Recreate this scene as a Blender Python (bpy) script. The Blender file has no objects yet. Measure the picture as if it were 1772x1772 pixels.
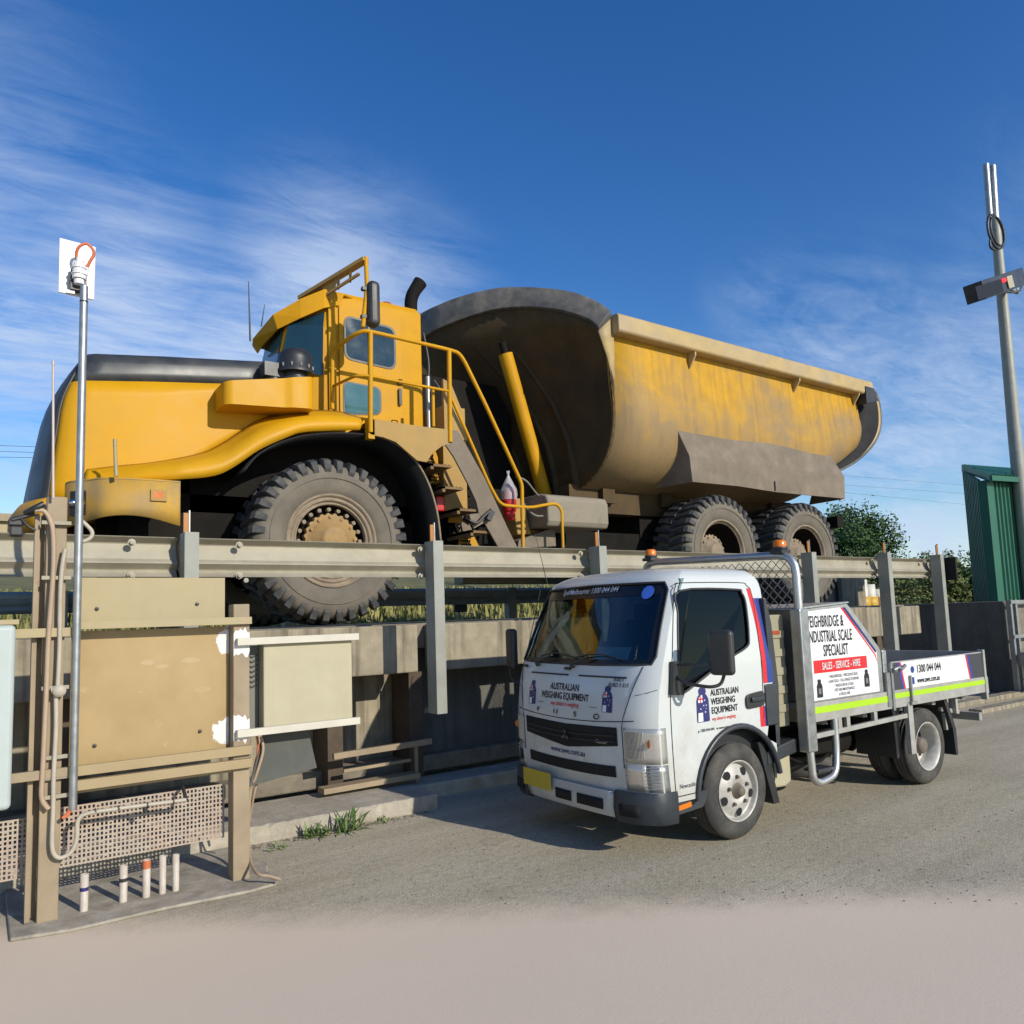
import bpy, bmesh, math, random
from mathutils import Vector, Matrix
R_ = math.radians
sc = bpy.context.scene
C = sc.collection
# ---------------------------------------------------------------- camera, sky, sun, exposure
YAW, PITCH, ROLL, CAMH, FPX = .6082, .1, -.0347, 1.712, 1331.
_fh = Vector((math.sin(YAW), math.cos(YAW), 0)); _rt = Vector((math.cos(YAW), -math.sin(YAW), 0)); _u = Vector((0, 0, 1))
CF = _fh*math.cos(PITCH) + _u*math.sin(PITCH); _up = -_fh*math.sin(PITCH) + _u*math.cos(PITCH)
CR = _rt*math.cos(ROLL) + _up*math.sin(ROLL); CU = -_rt*math.sin(ROLL) + _up*math.cos(ROLL)
CO = Vector((0, 0, CAMH))
cd = bpy.data.cameras.new('camera'); cam = bpy.data.objects.new('camera', cd); C.objects.link(cam)
cam.matrix_world = Matrix(((CR.x, CU.x, -CF.x, CO.x), (CR.y, CU.y, -CF.y, CO.y), (CR.z, CU.z, -CF.z, CO.z), (0, 0, 0, 1)))
cd.sensor_width = 36; cd.lens = 36*FPX/1772; cd.shift_x = 0; cd.shift_y = 49/1772
cd.clip_start = .05; cd.clip_end = 3000
sc.camera = cam
SUN_EL = R_(25); SUN_AZ = R_(165.5)          # azimuth measured from +Y towards +X
SV = Vector((math.sin(SUN_AZ)*math.cos(SUN_EL), math.cos(SUN_AZ)*math.cos(SUN_EL), math.sin(SUN_EL)))
ld = bpy.data.lights.new('sun', 'SUN'); ld.energy = 4.3; ld.angle = R_(.53); ld.color = (1, .93, .8)
sun = bpy.data.objects.new('sun', ld); C.objects.link(sun); sun.location = (0, 0, 30)
sun.rotation_euler = SV.to_track_quat('Z', 'Y').to_euler()
sc.view_settings.view_transform = 'Standard'; sc.view_settings.look = 'None'
sc.view_settings.exposure = .1; sc.view_settings.gamma = 1

def N(nt, t, **k):
    n = nt.nodes.new(t)
    for a, b in k.items():
        if a == 'ins':
            for i, v in b.items(): n.inputs[i].default_value = v
        else: setattr(n, a, b)
    return n
def Lk(nt, a, b): nt.links.new(a, b)
def math_(nt, op, a, b=None, c=None):
    n = nt.nodes.new('ShaderNodeMath'); n.operation = op
    for i, v in enumerate((a, b, c)):
        if v is None: continue
        if isinstance(v, (int, float)): n.inputs[i].default_value = v
        else: nt.links.new(v, n.inputs[i])
    return n.outputs[0]
def ramp(nt, src, stops, interp='LINEAR'):
    n = nt.nodes.new('ShaderNodeValToRGB'); e = n.color_ramp.elements; n.color_ramp.interpolation = interp
    while len(e) < len(stops): e.new(.5)
    for i, (p, c) in enumerate(stops):
        e[i].position = p; e[i].color = (c, c, c, 1) if isinstance(c, (int, float)) else (*c, 1)
    if src is not None: nt.links.new(src, n.inputs[0])
    return n.outputs[0]
def mixc(nt, f, a, b, mode='MIX'):
    n = nt.nodes.new('ShaderNodeMix'); n.data_type = 'RGBA'; n.blend_type = mode
    for i, v in ((0, f), (6, a), (7, b)):
        if isinstance(v, (int, float)): n.inputs[i].default_value = v
        elif isinstance(v, tuple): n.inputs[i].default_value = (*v, 1)
        else: nt.links.new(v, n.inputs[i])
    return n.outputs[2]

w = bpy.data.worlds.new('World'); sc.world = w; w.use_nodes = True
nt = w.node_tree; bg = nt.nodes['Background']
sky = nt.nodes.new('ShaderNodeTexSky'); sky.sky_type = 'NISHITA'; sky.sun_disc = False
sky.sun_elevation = SUN_EL; sky.sun_rotation = SUN_AZ; sky.air_density = 1.0; sky.dust_density = .12; sky.ozone_density = 2.0; sky.altitude = 100
bg.inputs[1].default_value = .125
hs = N(nt, 'ShaderNodeHueSaturation', ins={0: .512, 1: 1.36, 2: 1.15}); Lk(nt, sky.outputs[0], hs.inputs['Color'])
tc = nt.nodes.new('ShaderNodeTexCoord'); sx = nt.nodes.new('ShaderNodeSeparateXYZ'); Lk(nt, tc.outputs['Generated'], sx.inputs[0])
# cirrus: the sky direction projected on a high flat layer, stretched along the wind
dz = math_(nt, 'ADD', math_(nt, 'MAXIMUM', sx.outputs[2], 0.0), .10)
px = math_(nt, 'DIVIDE', sx.outputs[0], dz); py = math_(nt, 'DIVIDE', sx.outputs[1], dz)
cb = nt.nodes.new('ShaderNodeCombineXYZ'); Lk(nt, px, cb.inputs[0]); Lk(nt, py, cb.inputs[1])
mp = N(nt, 'ShaderNodeMapping'); mp.inputs['Rotation'].default_value = (0, 0, R_(38)); mp.inputs['Scale'].default_value = (.6, 1.5, 1); Lk(nt, cb.outputs[0], mp.inputs[0])
n1 = N(nt, 'ShaderNodeTexNoise', ins={'Scale': 1.5, 'Detail': 12, 'Roughness': .66, 'Distortion': .9}); Lk(nt, mp.outputs[0], n1.inputs['Vector'])
n2 = N(nt, 'ShaderNodeTexNoise', ins={'Scale': 7., 'Detail': 10, 'Roughness': .7, 'Distortion': .6}); Lk(nt, mp.outputs[0], n2.inputs['Vector'])
def pdir(x, y): return (CF + CR*((x-886)/FPX) - CU*((y-935)/FPX))
def blob(x, y, r0, r1):
    d = pdir(x, y).normalized()
    vm = N(nt, 'ShaderNodeVectorMath', operation='DOT_PRODUCT'); Lk(nt, tc.outputs['Generated'], vm.inputs[0]); vm.inputs[1].default_value = d
    ac = math_(nt, 'ARCCOSINE', math_(nt, 'MINIMUM', vm.outputs['Value'], .99999))
    mr = N(nt, 'ShaderNodeMapRange', interpolation_type='SMOOTHSTEP', ins={1: r1, 2: r0, 3: 0., 4: 1.}); Lk(nt, ac, mr.inputs[0])
    return mr.outputs[0]
m = None
for (x, y, r0, r1, k) in ((200, 550, .0, .24, 1.), (560, 530, .0, .22, 1.), (700, 500, .0, .15, .6), (30, 580, .0, .24, .9), (430, 650, .0, .26, 1.), (1690, 680, .0, .2, .8), (1440, 660, .0, .2, .65), (1560, 800, .0, .14, .8), (1600, 930, .0, .13, 1.0), (1330, 520, .01, .10, .3), (-700, 650, .3, .6, .6), (2900, 750, .3, .6, .5)):
    b = math_(nt, 'MULTIPLY', blob(x, y, r0, r1), k); m = b if m is None else math_(nt, 'MAXIMUM', m, b)
nn = math_(nt, 'ADD', math_(nt, 'MULTIPLY', n1.outputs[0], .62), math_(nt, 'MULTIPLY', n2.outputs[0], .38))
dens = math_(nt, 'MULTIPLY', ramp(nt, math_(nt, 'ADD', nn, math_(nt, 'MULTIPLY', m, .12)), ((.45, 0.), (.66, 1.))), m)
dens = math_(nt, 'MINIMUM', math_(nt, 'MULTIPLY', dens, .85), .8)
skyc = mixc(nt, dens, hs.outputs[0], (4.3, 5.2, 6.8))
Lk(nt, skyc, bg.inputs[0])

# ---------------------------------------------------------------- helpers
def at(px, py, X=None, Y=None, Z=None):
    """photo position -> real point on the plane X=, Y= or Z= it was measured on"""
    d = CF + CR*((px-886)/FPX) - CU*((py-935)/FPX)
    if Y is not None: t = (Y-CO.y)/d.y
    elif X is not None: t = (X-CO.x)/d.x
    else: t = (Z-CO.z)/d.z
    return CO + d*t
ORG = {}
def tag(o, label=None, cat=None, group=None, kind=None):
    if label: o['label'] = label
    if cat: o['category'] = cat
    if group: o['group'] = group
    if kind: o['kind'] = kind
    return o
def root(name, label, cat, loc, group=None):
    o = bpy.data.objects.new(name, None); o.empty_display_size = .2; C.objects.link(o); o.location = loc
    ORG[o.name] = Vector(loc); tag(o, label, cat, group); return o
def org(o):
    while o.parent: o = o.parent
    return ORG.get(o.name, Vector((0, 0, 0)))
class MB:
    def __init__(s): s.v = []; s.f = []; s.sm = []
    def add(s, vs, fs, smooth=False):
        n = len(s.v); s.v += [Vector(v) for v in vs]; s.f += [[i+n for i in f] for f in fs]; s.sm += [smooth]*len(fs); return s
    def box(s, x0, x1, y0, y1, z0, z1):
        return s.add([(x, y, z) for x in (x0, x1) for y in (y0, y1) for z in (z0, z1)], [(0, 1, 3, 2), (4, 6, 7, 5), (0, 4, 5, 1), (2, 3, 7, 6), (0, 2, 6, 4), (1, 5, 7, 3)])
    def cbox(s, c, sx, sy, sz, rot=None):
        c = Vector(c); vs = [Vector((x*sx/2, y*sy/2, z*sz/2)) for x in (-1, 1) for y in (-1, 1) for z in (-1, 1)]
        if rot is not None: vs = [rot @ v for v in vs]
        return s.add([c+v for v in vs], [(0, 1, 3, 2), (4, 6, 7, 5), (0, 4, 5, 1), (2, 3, 7, 6), (0, 2, 6, 4), (1, 5, 7, 3)])
    def beam(s, p, q, w_, h_, up=(0, 0, 1)):
        p = Vector(p); q = Vector(q); d = (q-p).normalized(); up = Vector(up)
        a = d.cross(up).normalized(); b = a.cross(d)
        vs = [e + a*(i*w_/2) + b*(j*h_/2) for e in (p, q) for i in (-1, 1) for j in (-1, 1)]
        return s.add(vs, [(0, 1, 3, 2), (4, 6, 7, 5), (0, 4, 5, 1), (2, 3, 7, 6), (0, 2, 6, 4), (1, 5, 7, 3)])
    def prism(s, pts, off):
        off = Vector(off); n = len(pts); a = [Vector(p) for p in pts]; b = [p+off for p in a]
        fs = [list(range(n)), list(range(2*n-1, n-1, -1))] + [(i, (i+1) % n, n+(i+1) % n, n+i) for i in range(n)]
        return s.add(a+b, fs)
    def tube(s, path, r, n=10, closed=False, cap=True):
        P = [Vector(p) for p in path]; L = len(P); rings = []; prev = None
        for i, p in enumerate(P):
            if closed: t = (P[(i+1) % L]-P[i-1]).normalized()
            elif i == 0: t = (P[1]-P[0]).normalized()
            elif i == L-1: t = (P[-1]-P[-2]).normalized()
            else: t = ((P[i+1]-P[i]).normalized()+(P[i]-P[i-1]).normalized()).normalized()
            if prev is None:
                a = t.cross(Vector((0, 0, 1)) if abs(t.z) < .9 else Vector((1, 0, 0))).normalized()
            else: a = (prev - t*prev.dot(t)).normalized()
            prev = a; b = t.cross(a)
            rr = r[i] if isinstance(r, (list, tuple)) else r
            rings.append([p + (a*math.cos(2*math.pi*k/n) + b*math.sin(2*math.pi*k/n))*rr for k in range(n)])
        vs = [v for q in rings for v in q]; fs = []
        M = L if closed else L-1
        for i in range(M):
            j = (i+1) % L
            fs += [(i*n+k, i*n+(k+1) % n, j*n+(k+1) % n, j*n+k) for k in range(n)]
        s.add(vs, fs, True)
        if cap and not closed: s.add(rings[0][::-1], [list(range(n))]); s.add(rings[-1], [list(range(n))])
        return s
    def lathe(s, prof, c, ax=(0, 1, 0), n=32, smooth=True):
        """prof: (radius, distance along ax)"""
        c = Vector(c); ax = Vector(ax).normalized(); a = ax.cross(Vector((0, 0, 1)) if abs(ax.z) < .9 else Vector((1, 0, 0))).normalized(); b = ax.cross(a)
        vs = []; fs = []
        for (r, t) in prof: vs += [c + ax*t + (a*math.cos(2*math.pi*k/n)+b*math.sin(2*math.pi*k/n))*max(r, .0005) for k in range(n)]
        for i in range(len(prof)-1): fs += [(i*n+k, i*n+(k+1) % n, (i+1)*n+(k+1) % n, (i+1)*n+k) for k in range(n)]
        return s.add(vs, fs, smooth)
    def grid(s, rows, smooth=True, closed=False):
        m_ = len(rows[0]); vs = [v for r in rows for v in r]; fs = []
        for i in range(len(rows)-1):
            for k in range(m_ if closed else m_-1): fs.append((i*m_+k, i*m_+(k+1) % m_, (i+1)*m_+(k+1) % m_, (i+1)*m_+k))
        return s.add(vs, fs, smooth)
    def build(s, name, mat, parent=None, bevel=0, solid=0, origin=None, seg=2, auto=None, soff=-1):
        o0 = org(parent) if parent else (Vector(origin) if origin is not None else Vector((0, 0, 0)))
        me = bpy.data.meshes.new(name); me.from_pydata([v-o0 for v in s.v], [], s.f); me.update()
        bm = bmesh.new(); bm.from_mesh(me); bmesh.ops.recalc_face_normals(bm, faces=bm.faces); bm.to_mesh(me); bm.free()
        me.polygons.foreach_set('use_smooth', s.sm if auto is None else [True]*len(s.f))
        if auto is not None: me.set_sharp_from_angle(angle=R_(auto))
        me.materials.append(mat)
        o = bpy.data.objects.new(name, me); C.objects.link(o)
        if parent: o.parent = parent
        else: o.location = o0; ORG[o.name] = o0
        if solid: md = o.modifiers.new('solid', 'SOLIDIFY'); md.thickness = solid; md.offset = soff
        if bevel: md = o.modifiers.new('bevel', 'BEVEL'); md.width = bevel; md.segments = seg; md.limit_method = 'ANGLE'; md.angle_limit = R_(40)
        return o
def crom(pts, k=6, closed=False):
    P = [Vector(p) for p in pts]; n = len(P); out = []
    rng = range(n) if closed else range(n-1)
    for i in rng:
        p0 = P[i-1] if (i > 0 or closed) else P[0]; p1 = P[i]; p2 = P[(i+1) % n]; p3 = P[(i+2) % n] if (i+2 < n or closed) else P[-1]
        for j in range(k):
            t = j/k; out.append(.5*((2*p1)+(p2-p0)*t+(2*p0-5*p1+4*p2-p3)*t*t+(3*p1-p0-3*p2+p3)*t**3))
    if not closed: out.append(P[-1])
    return out
def fillet(pts, r, k=4):
    P = [Vector(p) for p in pts]; out = [P[0]]
    for i in range(1, len(P)-1):
        a = (P[i-1]-P[i]); b = (P[i+1]-P[i]); rr = min(r, a.length*.49, b.length*.49)
        A = P[i]+a.normalized()*rr; B = P[i]+b.normalized()*rr
        for j in range(k+1):
            t = j/k; out.append(A*(1-t)**2+P[i]*2*t*(1-t)+B*t*t)
    out.append(P[-1]); return out
def evalmesh(o):
    """bake the modifiers of o into its mesh"""
    dg = bpy.context.evaluated_depsgraph_get(); dg.update()
    me = bpy.data.meshes.new_from_object(o.evaluated_get(dg)); o.modifiers.clear(); o.data = me; return o
def cut(o, cutters):
    for c_ in cutters:
        md = o.modifiers.new('b', 'BOOLEAN'); md.operation = 'DIFFERENCE'; md.solver = 'EXACT'; md.object = c_
    evalmesh(o)
    for c_ in cutters: bpy.data.objects.remove(c_)
    return o
FONT = None
def text(s, name, mat, parent, o3, u, v, size, cond=1., bold=0., align='LEFT', shear=0., fn=None, depth=.0015, sp=1., off=.004):
    """lettering as a thin mesh: baseline origin o3, reading along u, up along v"""
    cu = bpy.data.curves.new(name, 'FONT'); cu.body = s; cu.size = 1.; cu.offset = bold; cu.align_x = align; cu.shear = shear; cu.extrude = 0; cu.space_character = sp; cu.resolution_u = 3
    t = bpy.data.objects.new(name, cu); C.objects.link(t)
    dg = bpy.context.evaluated_depsgraph_get(); dg.update()
    me = bpy.data.meshes.new_from_object(t.evaluated_get(dg)); bpy.data.objects.remove(t)
    u = Vector(u).normalized(); v = Vector(v).normalized(); nrm = u.cross(v); o3 = Vector(o3); g = org(parent) if parent else Vector((0, 0, 0))
    for vt in me.vertices:
        p = o3 + u*(vt.co.x*size*cond) + v*(vt.co.y*size)
        p = fn(p) if fn else p + nrm*off
        vt.co = p - g
    me.materials.clear(); me.materials.append(mat); me.name = name
    ob = bpy.data.objects.new(name, me); C.objects.link(ob); ob.parent = parent
    return ob
def copytree(o, parent=None, dx=None):
    c = o.copy(); C.objects.link(c)
    if parent: c.parent = parent
    for ch in list(o.children): copytree(ch, c)
    return c

# ---------------------------------------------------------------- materials
MATS = {}
def mat(name, col, rough=.6, metal=0., var=.12, vscale=3., dirt=None, dscale=2., damt=.5, bump=0., bscale=40., spec=.5, coat=0., hz=None, streak=None):
    """base colour with two scales of noise variation, patchy dirt, optional height band hz=(z0,z1) that gathers dust, streaks down the face"""
    col = tuple(c*.82 for c in col); dirt = tuple(c*.85 for c in dirt) if dirt else None
    m = bpy.data.materials.new(name); m.use_nodes = True; t = m.node_tree; b = t.nodes['Principled BSDF']
    co = t.nodes.new('ShaderNodeNewGeometry').outputs['Position']
    n = N(t, 'ShaderNodeTexNoise', ins={'Scale': vscale, 'Detail': 6, 'Roughness': .6}); Lk(t, co, n.inputs['Vector'])
    lo = tuple(c*(1-var) for c in col); hi = tuple(min(1, c*(1+var)) for c in col)
    c = ramp(t, n.outputs[0], ((.3, lo), (.7, hi)))
    if dirt:
        n2 = N(t, 'ShaderNodeTexNoise', ins={'Scale': dscale, 'Detail': 9, 'Roughness': .68, 'Distortion': .3}); Lk(t, co, n2.inputs['Vector'])
        f = n2.outputs[0]
        if hz:
            s_ = t.nodes.new('ShaderNodeSeparateXYZ'); Lk(t, co, s_.inputs[0])
            mr = N(t, 'ShaderNodeMapRange', ins={1: hz[0], 2: hz[1], 3: .38, 4: -.25}); Lk(t, s_.outputs[2], mr.inputs[0]); f = math_(t, 'ADD', f, mr.outputs[0])
        f = math_(t, 'MULTIPLY', ramp(t, f, ((.42, 0.), (.72, 1.))), damt)
        c = mixc(t, f, c, dirt)
    if streak:
        mp_ = N(t, 'ShaderNodeMapping'); mp_.inputs['Scale'].default_value = (9, 9, .5); Lk(t, co, mp_.inputs[0])
        n4 = N(t, 'ShaderNodeTexNoise', ins={'Scale': 1.2, 'Detail': 6, 'Roughness': .6}); Lk(t, mp_.outputs[0], n4.inputs['Vector'])
        c = mixc(t, math_(t, 'MULTIPLY', ramp(t, n4.outputs[0], ((.46, 0.), (.68, 1.))), streak[1]), c, streak[0])
    Lk(t, c, b.inputs['Base Color']) if not isinstance(c, tuple) else None
    b.inputs['Metallic'].default_value = metal; b.inputs['Specular IOR Level'].default_value = spec
    r = ramp(t, n.outputs[0], ((.25, max(0, rough-.08)), (.75, min(1, rough+.1)))); Lk(t, r, b.inputs['Roughness'])
    if coat: b.inputs['Coat Weight'].default_value = coat; b.inputs['Coat Roughness'].default_value = .08
    if bump:
        n3 = N(t, 'ShaderNodeTexNoise', ins={'Scale': bscale, 'Detail': 5, 'Roughness': .6}); Lk(t, co, n3.inputs['Vector'])
        bp = N(t, 'ShaderNodeBump', ins={'Strength': bump, 'Distance': .02}); Lk(t, n3.outputs[0], bp.inputs['Height']); Lk(t, bp.outputs[0], b.inputs['Normal'])
    MATS[name] = m; return m
DUST = (.36, .28, .19)
yel = mat('yellow_paint', (.62, .31, .006), .55, spec=.2, var=.1, dirt=(.36, .25, .11), dscale=2.3, damt=.5, hz=(1.8, 3.6), bump=.03, bscale=6)
yelc = mat('yellow_hood', (.64, .325, .006), .45, spec=.2, var=.05, dirt=(.44, .25, .03), dscale=1.1, damt=.4)
yeldust = mat('dusty_yellow', (.40, .265, .095), .8, var=.14, vscale=2, dirt=(.55, .28, .03), dscale=1.1, damt=.55, bump=.05, bscale=30)
bumpM = mat('worn_bumper_paint', (.52, .30, .04), .7, var=.12, vscale=2, dirt=(.30, .225, .13), dscale=2.4, damt=.85, bump=.06, bscale=20, streak=((.25, .18, .1), .3))
dustpl = mat('dust_coated_plate', (.23, .185, .135), .85, var=.2, vscale=5, dirt=(.12, .095, .07), damt=.5, bump=.08, bscale=25)
bodyM = mat('tub_paint', (.60, .325, .018), .6, spec=.2, var=.14, vscale=4, dirt=(.30, .215, .115), dscale=.8, damt=.92, hz=(3.7, 6.5), bump=.06, bscale=9, streak=((.15, .11, .07), .3))
railM = mat('tub_rail', (.50, .36, .15), .65, var=.14, vscale=4, dirt=(.38, .32, .24), dscale=1.6, damt=.8, bump=.06, bscale=14)
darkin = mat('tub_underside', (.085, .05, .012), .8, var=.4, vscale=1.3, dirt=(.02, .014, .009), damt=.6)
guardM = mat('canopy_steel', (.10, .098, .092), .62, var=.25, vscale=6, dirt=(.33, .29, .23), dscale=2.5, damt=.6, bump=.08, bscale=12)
blk = mat('black_plastic', (.022, .024, .027), .45, var=.25, dirt=(.09, .08, .065), damt=.35)
blkhood = mat('black_bonnet', (.034, .04, .046), .4, var=.2, vscale=2, dirt=(.12, .11, .09), dscale=3, damt=.5)
chas = mat('shaded_greasy_chassis', (.010, .009, .008), .8, spec=.15, var=.4, dirt=(.028, .021, .015), damt=.5, bump=.1)  # near-black carries the shade under the bonnet and inside the wheels
rub = mat('tyre_rubber', (.035, .037, .04), .7, var=.3, vscale=9, dirt=(.16, .145, .12), dscale=7, damt=.55, bump=.1, bscale=60)
rubside = mat('tyre_sidewall', (.185, .16, .12), .85, var=.16, vscale=3, dirt=(.09, .083, .07), dscale=5, damt=.6, bump=.06, bscale=50)
rubsm = mat('road_tyre', (.045, .043, .04), .8, var=.25, vscale=12, dirt=(.16, .145, .12), dscale=5, damt=.75, bump=.06, bscale=70)
rimM = mat('dusty_rim', (.30, .235, .16), .75, var=.2, vscale=8, dirt=(.12, .09, .06), dscale=9, damt=.6)
hubM = mat('dusty_hub', (.40, .24, .08), .7, var=.2, vscale=8, dirt=(.2, .15, .09), dscale=8, damt=.7)
galv = mat('galvanised_steel', (.42, .44, .44), .42, .75, var=.14, vscale=14, dirt=(.34, .31, .26), damt=.3)
galvp = mat('dull_galvanised', (.40, .365, .275), .6, .1, var=.1, vscale=4, dirt=(.22, .185, .13), dscale=3.2, damt=.55)
galvg = mat('galvanised_post', (.34, .35, .31), .6, .2, var=.12, vscale=4, dirt=(.2, .18, .14), dscale=3, damt=.4)
alu = mat('aluminium', (.62, .62, .6), .38, .8, var=.08, vscale=8, dirt=(.35, .32, .27), damt=.25)
alud = mat('aluminium_tray', (.50, .49, .45), .5, .35, var=.1, vscale=6, dirt=(.26, .23, .18), dscale=4, damt=.45)
tan = mat('tan_panel', (.40, .30, .155), .6, var=.1, vscale=2.5, dirt=(.42, .33, .19), dscale=2.2, damt=.5, bump=.02, streak=((.36, .28, .17), .16))
tanl = mat('tan_panel_light', (.42, .345, .185), .6, var=.08, vscale=3, dirt=(.36, .29, .18), dscale=2, damt=.4, streak=((.38, .30, .18), .3))
tanp = mat('tan_post', (.37, .285, .18), .62, var=.1, vscale=4, dirt=(.2, .155, .1), dscale=3, damt=.5, streak=((.22, .17, .11), .25))
cream = mat('cream_box', (.49, .445, .295), .5, var=.04, vscale=2, dirt=(.36, .31, .2), dscale=3, damt=.35, streak=((.36, .31, .2), .2))
paleb = mat('pale_blue_box', (.48, .55, .53), .5, var=.05, dirt=(.38, .38, .32), damt=.3)
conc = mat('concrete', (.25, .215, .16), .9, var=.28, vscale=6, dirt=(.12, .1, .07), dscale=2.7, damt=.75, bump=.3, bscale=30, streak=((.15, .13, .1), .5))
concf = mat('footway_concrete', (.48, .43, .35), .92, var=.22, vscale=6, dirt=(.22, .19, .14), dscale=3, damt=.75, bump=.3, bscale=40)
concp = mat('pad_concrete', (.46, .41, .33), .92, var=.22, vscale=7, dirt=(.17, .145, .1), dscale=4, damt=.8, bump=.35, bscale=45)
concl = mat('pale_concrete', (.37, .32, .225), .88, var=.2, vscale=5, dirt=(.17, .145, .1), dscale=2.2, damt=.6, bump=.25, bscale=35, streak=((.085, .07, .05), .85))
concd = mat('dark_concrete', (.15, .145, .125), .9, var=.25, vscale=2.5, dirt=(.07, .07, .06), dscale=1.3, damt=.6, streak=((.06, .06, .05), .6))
white = mat('white_paint', (.66, .69, .67), .25, var=.02, vscale=1.5, dirt=(.42, .37, .29), dscale=3.5, damt=.5, hz=(.1, 1.15), coat=.4)
whitep = mat('white_sign', (.86, .86, .86), .4, var=.015)
pvc = mat('pvc_pipe', (.62, .55, .47), .55, var=.08, vscale=20, dirt=(.4, .3, .22), dscale=15, damt=.5)
cond = mat('grey_conduit', (.5, .45, .36), .55, var=.08, vscale=10, dirt=(.33, .28, .2), damt=.5)
condb = mat('beige_conduit', (.46, .34, .23), .55, var=.08, vscale=10, dirt=(.3, .22, .14), damt=.4)
orgc = mat('orange_cable', (.62, .16, .06), .5, var=.1)
red = mat('red_paint', (.6, .02, .02), .35, var=.08)
sred = mat('red_vinyl', (.75, .022, .03), .4, var=.02)
blue = mat('blue_vinyl', (.025, .06, .3), .4, var=.03)
lime = mat('lime_reflective_tape', (.44, .72, .01), .5, var=.03)
inkb = mat('black_vinyl', (.015, .015, .02), .45, var=.05)
inkg = mat('grey_vinyl', (.05, .05, .06), .5, var=.05)
navy = mat('navy_vinyl', (.03, .03, .16), .45, var=.05)
chrome = mat('chrome', (.75, .75, .75), .12, 1., var=.03)
bump_ = mat('dark_bumper_plastic', (.03, .037, .045), .42, var=.12, vscale=6, dirt=(.12, .12, .11), damt=.3)
plate = mat('yellow_number_plate', (.55, .42, .03), .45, var=.04)
green = mat('green_cladding', (.018, .13, .075), .5, var=.08, vscale=2)
amber = mat('amber_lens', (.8, .2, .01), .25, var=.05)
amberd = mat('amber_reflector', (.42, .16, .015), .45, var=.15)
terra = mat('beacon_cover', (.42, .07, .02), .5, var=.1)
grey = mat('grey_box', (.2, .2, .17), .7, var=.1)
rubflap = mat('rubber_flap', (.085, .09, .078), .7, var=.12, dirt=(.2, .19, .16), damt=.5)
seatM = mat('seat_fabric', (.03, .032, .04), .8, var=.15)
tankM = mat('dusty_tank', (.30, .26, .19), .85, var=.12, vscale=3, dirt=(.17, .145, .11), dscale=3, damt=.6, bump=.1)
bark = mat('bark', (.1, .07, .045), .9, var=.2)
def leafm(name, a, b_):
    m = bpy.data.materials.new(name); m.use_nodes = True; t = m.node_tree; b = t.nodes['Principled BSDF']
    g = t.nodes.new('ShaderNodeNewGeometry'); c = ramp(t, g.outputs['Random Per Island'], ((0., a), (1., b_)))
    Lk(t, c, b.inputs['Base Color']); b.inputs['Roughness'].default_value = .7; b.inputs['Specular IOR Level'].default_value = .25
    return m
leafg = leafm('tree_leaves', (.025, .055, .015), (.085, .15, .035))
leafo = leafm('scrub_leaves', (.05, .075, .02), (.17, .19, .06))
drygr = leafm('dry_grass', (.10, .12, .028), (.34, .30, .11))
weedm = leafm('weed_leaves', (.06, .11, .03), (.2, .27, .1))
def glassm(name, tint, fac, rough=.03, ior=1.5):
    m = bpy.data.materials.new(name); m.use_nodes = True; t = m.node_tree
    for n in list(t.nodes): t.nodes.remove(n)
    o = t.nodes.new('ShaderNodeOutputMaterial'); tr = t.nodes.new('ShaderNodeBsdfTransparent'); tr.inputs[0].default_value = (*tint, 1)
    gl = t.nodes.new('ShaderNodeBsdfGlossy'); gl.inputs[1].default_value = rough; gl.inputs[0].default_value = (.9, .95, 1, 1)
    fr = t.nodes.new('ShaderNodeFresnel'); fr.inputs[0].default_value = ior
    f = math_(t, 'ADD', math_(t, 'MULTIPLY', fr.outputs[0], 1.), fac)
    mx = t.nodes.new('ShaderNodeMixShader'); Lk(t, f, mx.inputs[0]); Lk(t, tr.outputs[0], mx.inputs[1]); Lk(t, gl.outputs[0], mx.inputs[2]); Lk(t, mx.outputs[0], o.inputs[0])
    return m
glass = glassm('tinted_glass', (.36, .46, .46), .04)
glassc = glassm('cab_glass_dark', (.14, .19, .19), .0, ior=1.3)
lens = glassm('lamp_lens', (.85, .88, .9), .06)
black_hole = mat('deep_black', (.006, .006, .007), .8, var=.1)
def emis(name, col, s):
    m = bpy.data.materials.new(name); m.use_nodes = True; b = m.node_tree.nodes['Principled BSDF']; b.inputs['Base Color'].default_value = (.02, 0, 0, 1)
    b.inputs['Emission Color'].default_value = (*col, 1); b.inputs['Emission Strength'].default_value = s; return m
bag = bpy.data.materials.new('plastic_film'); bag.use_nodes = True; _b = bag.node_tree.nodes['Principled BSDF']; _b.inputs['Base Color'].default_value = (.6, .6, .6, 1); _b.inputs['Alpha'].default_value = .5; _b.inputs['Roughness'].default_value = .3
ledred = emis('red_led', (1, .02, .02), 1.6)
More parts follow.
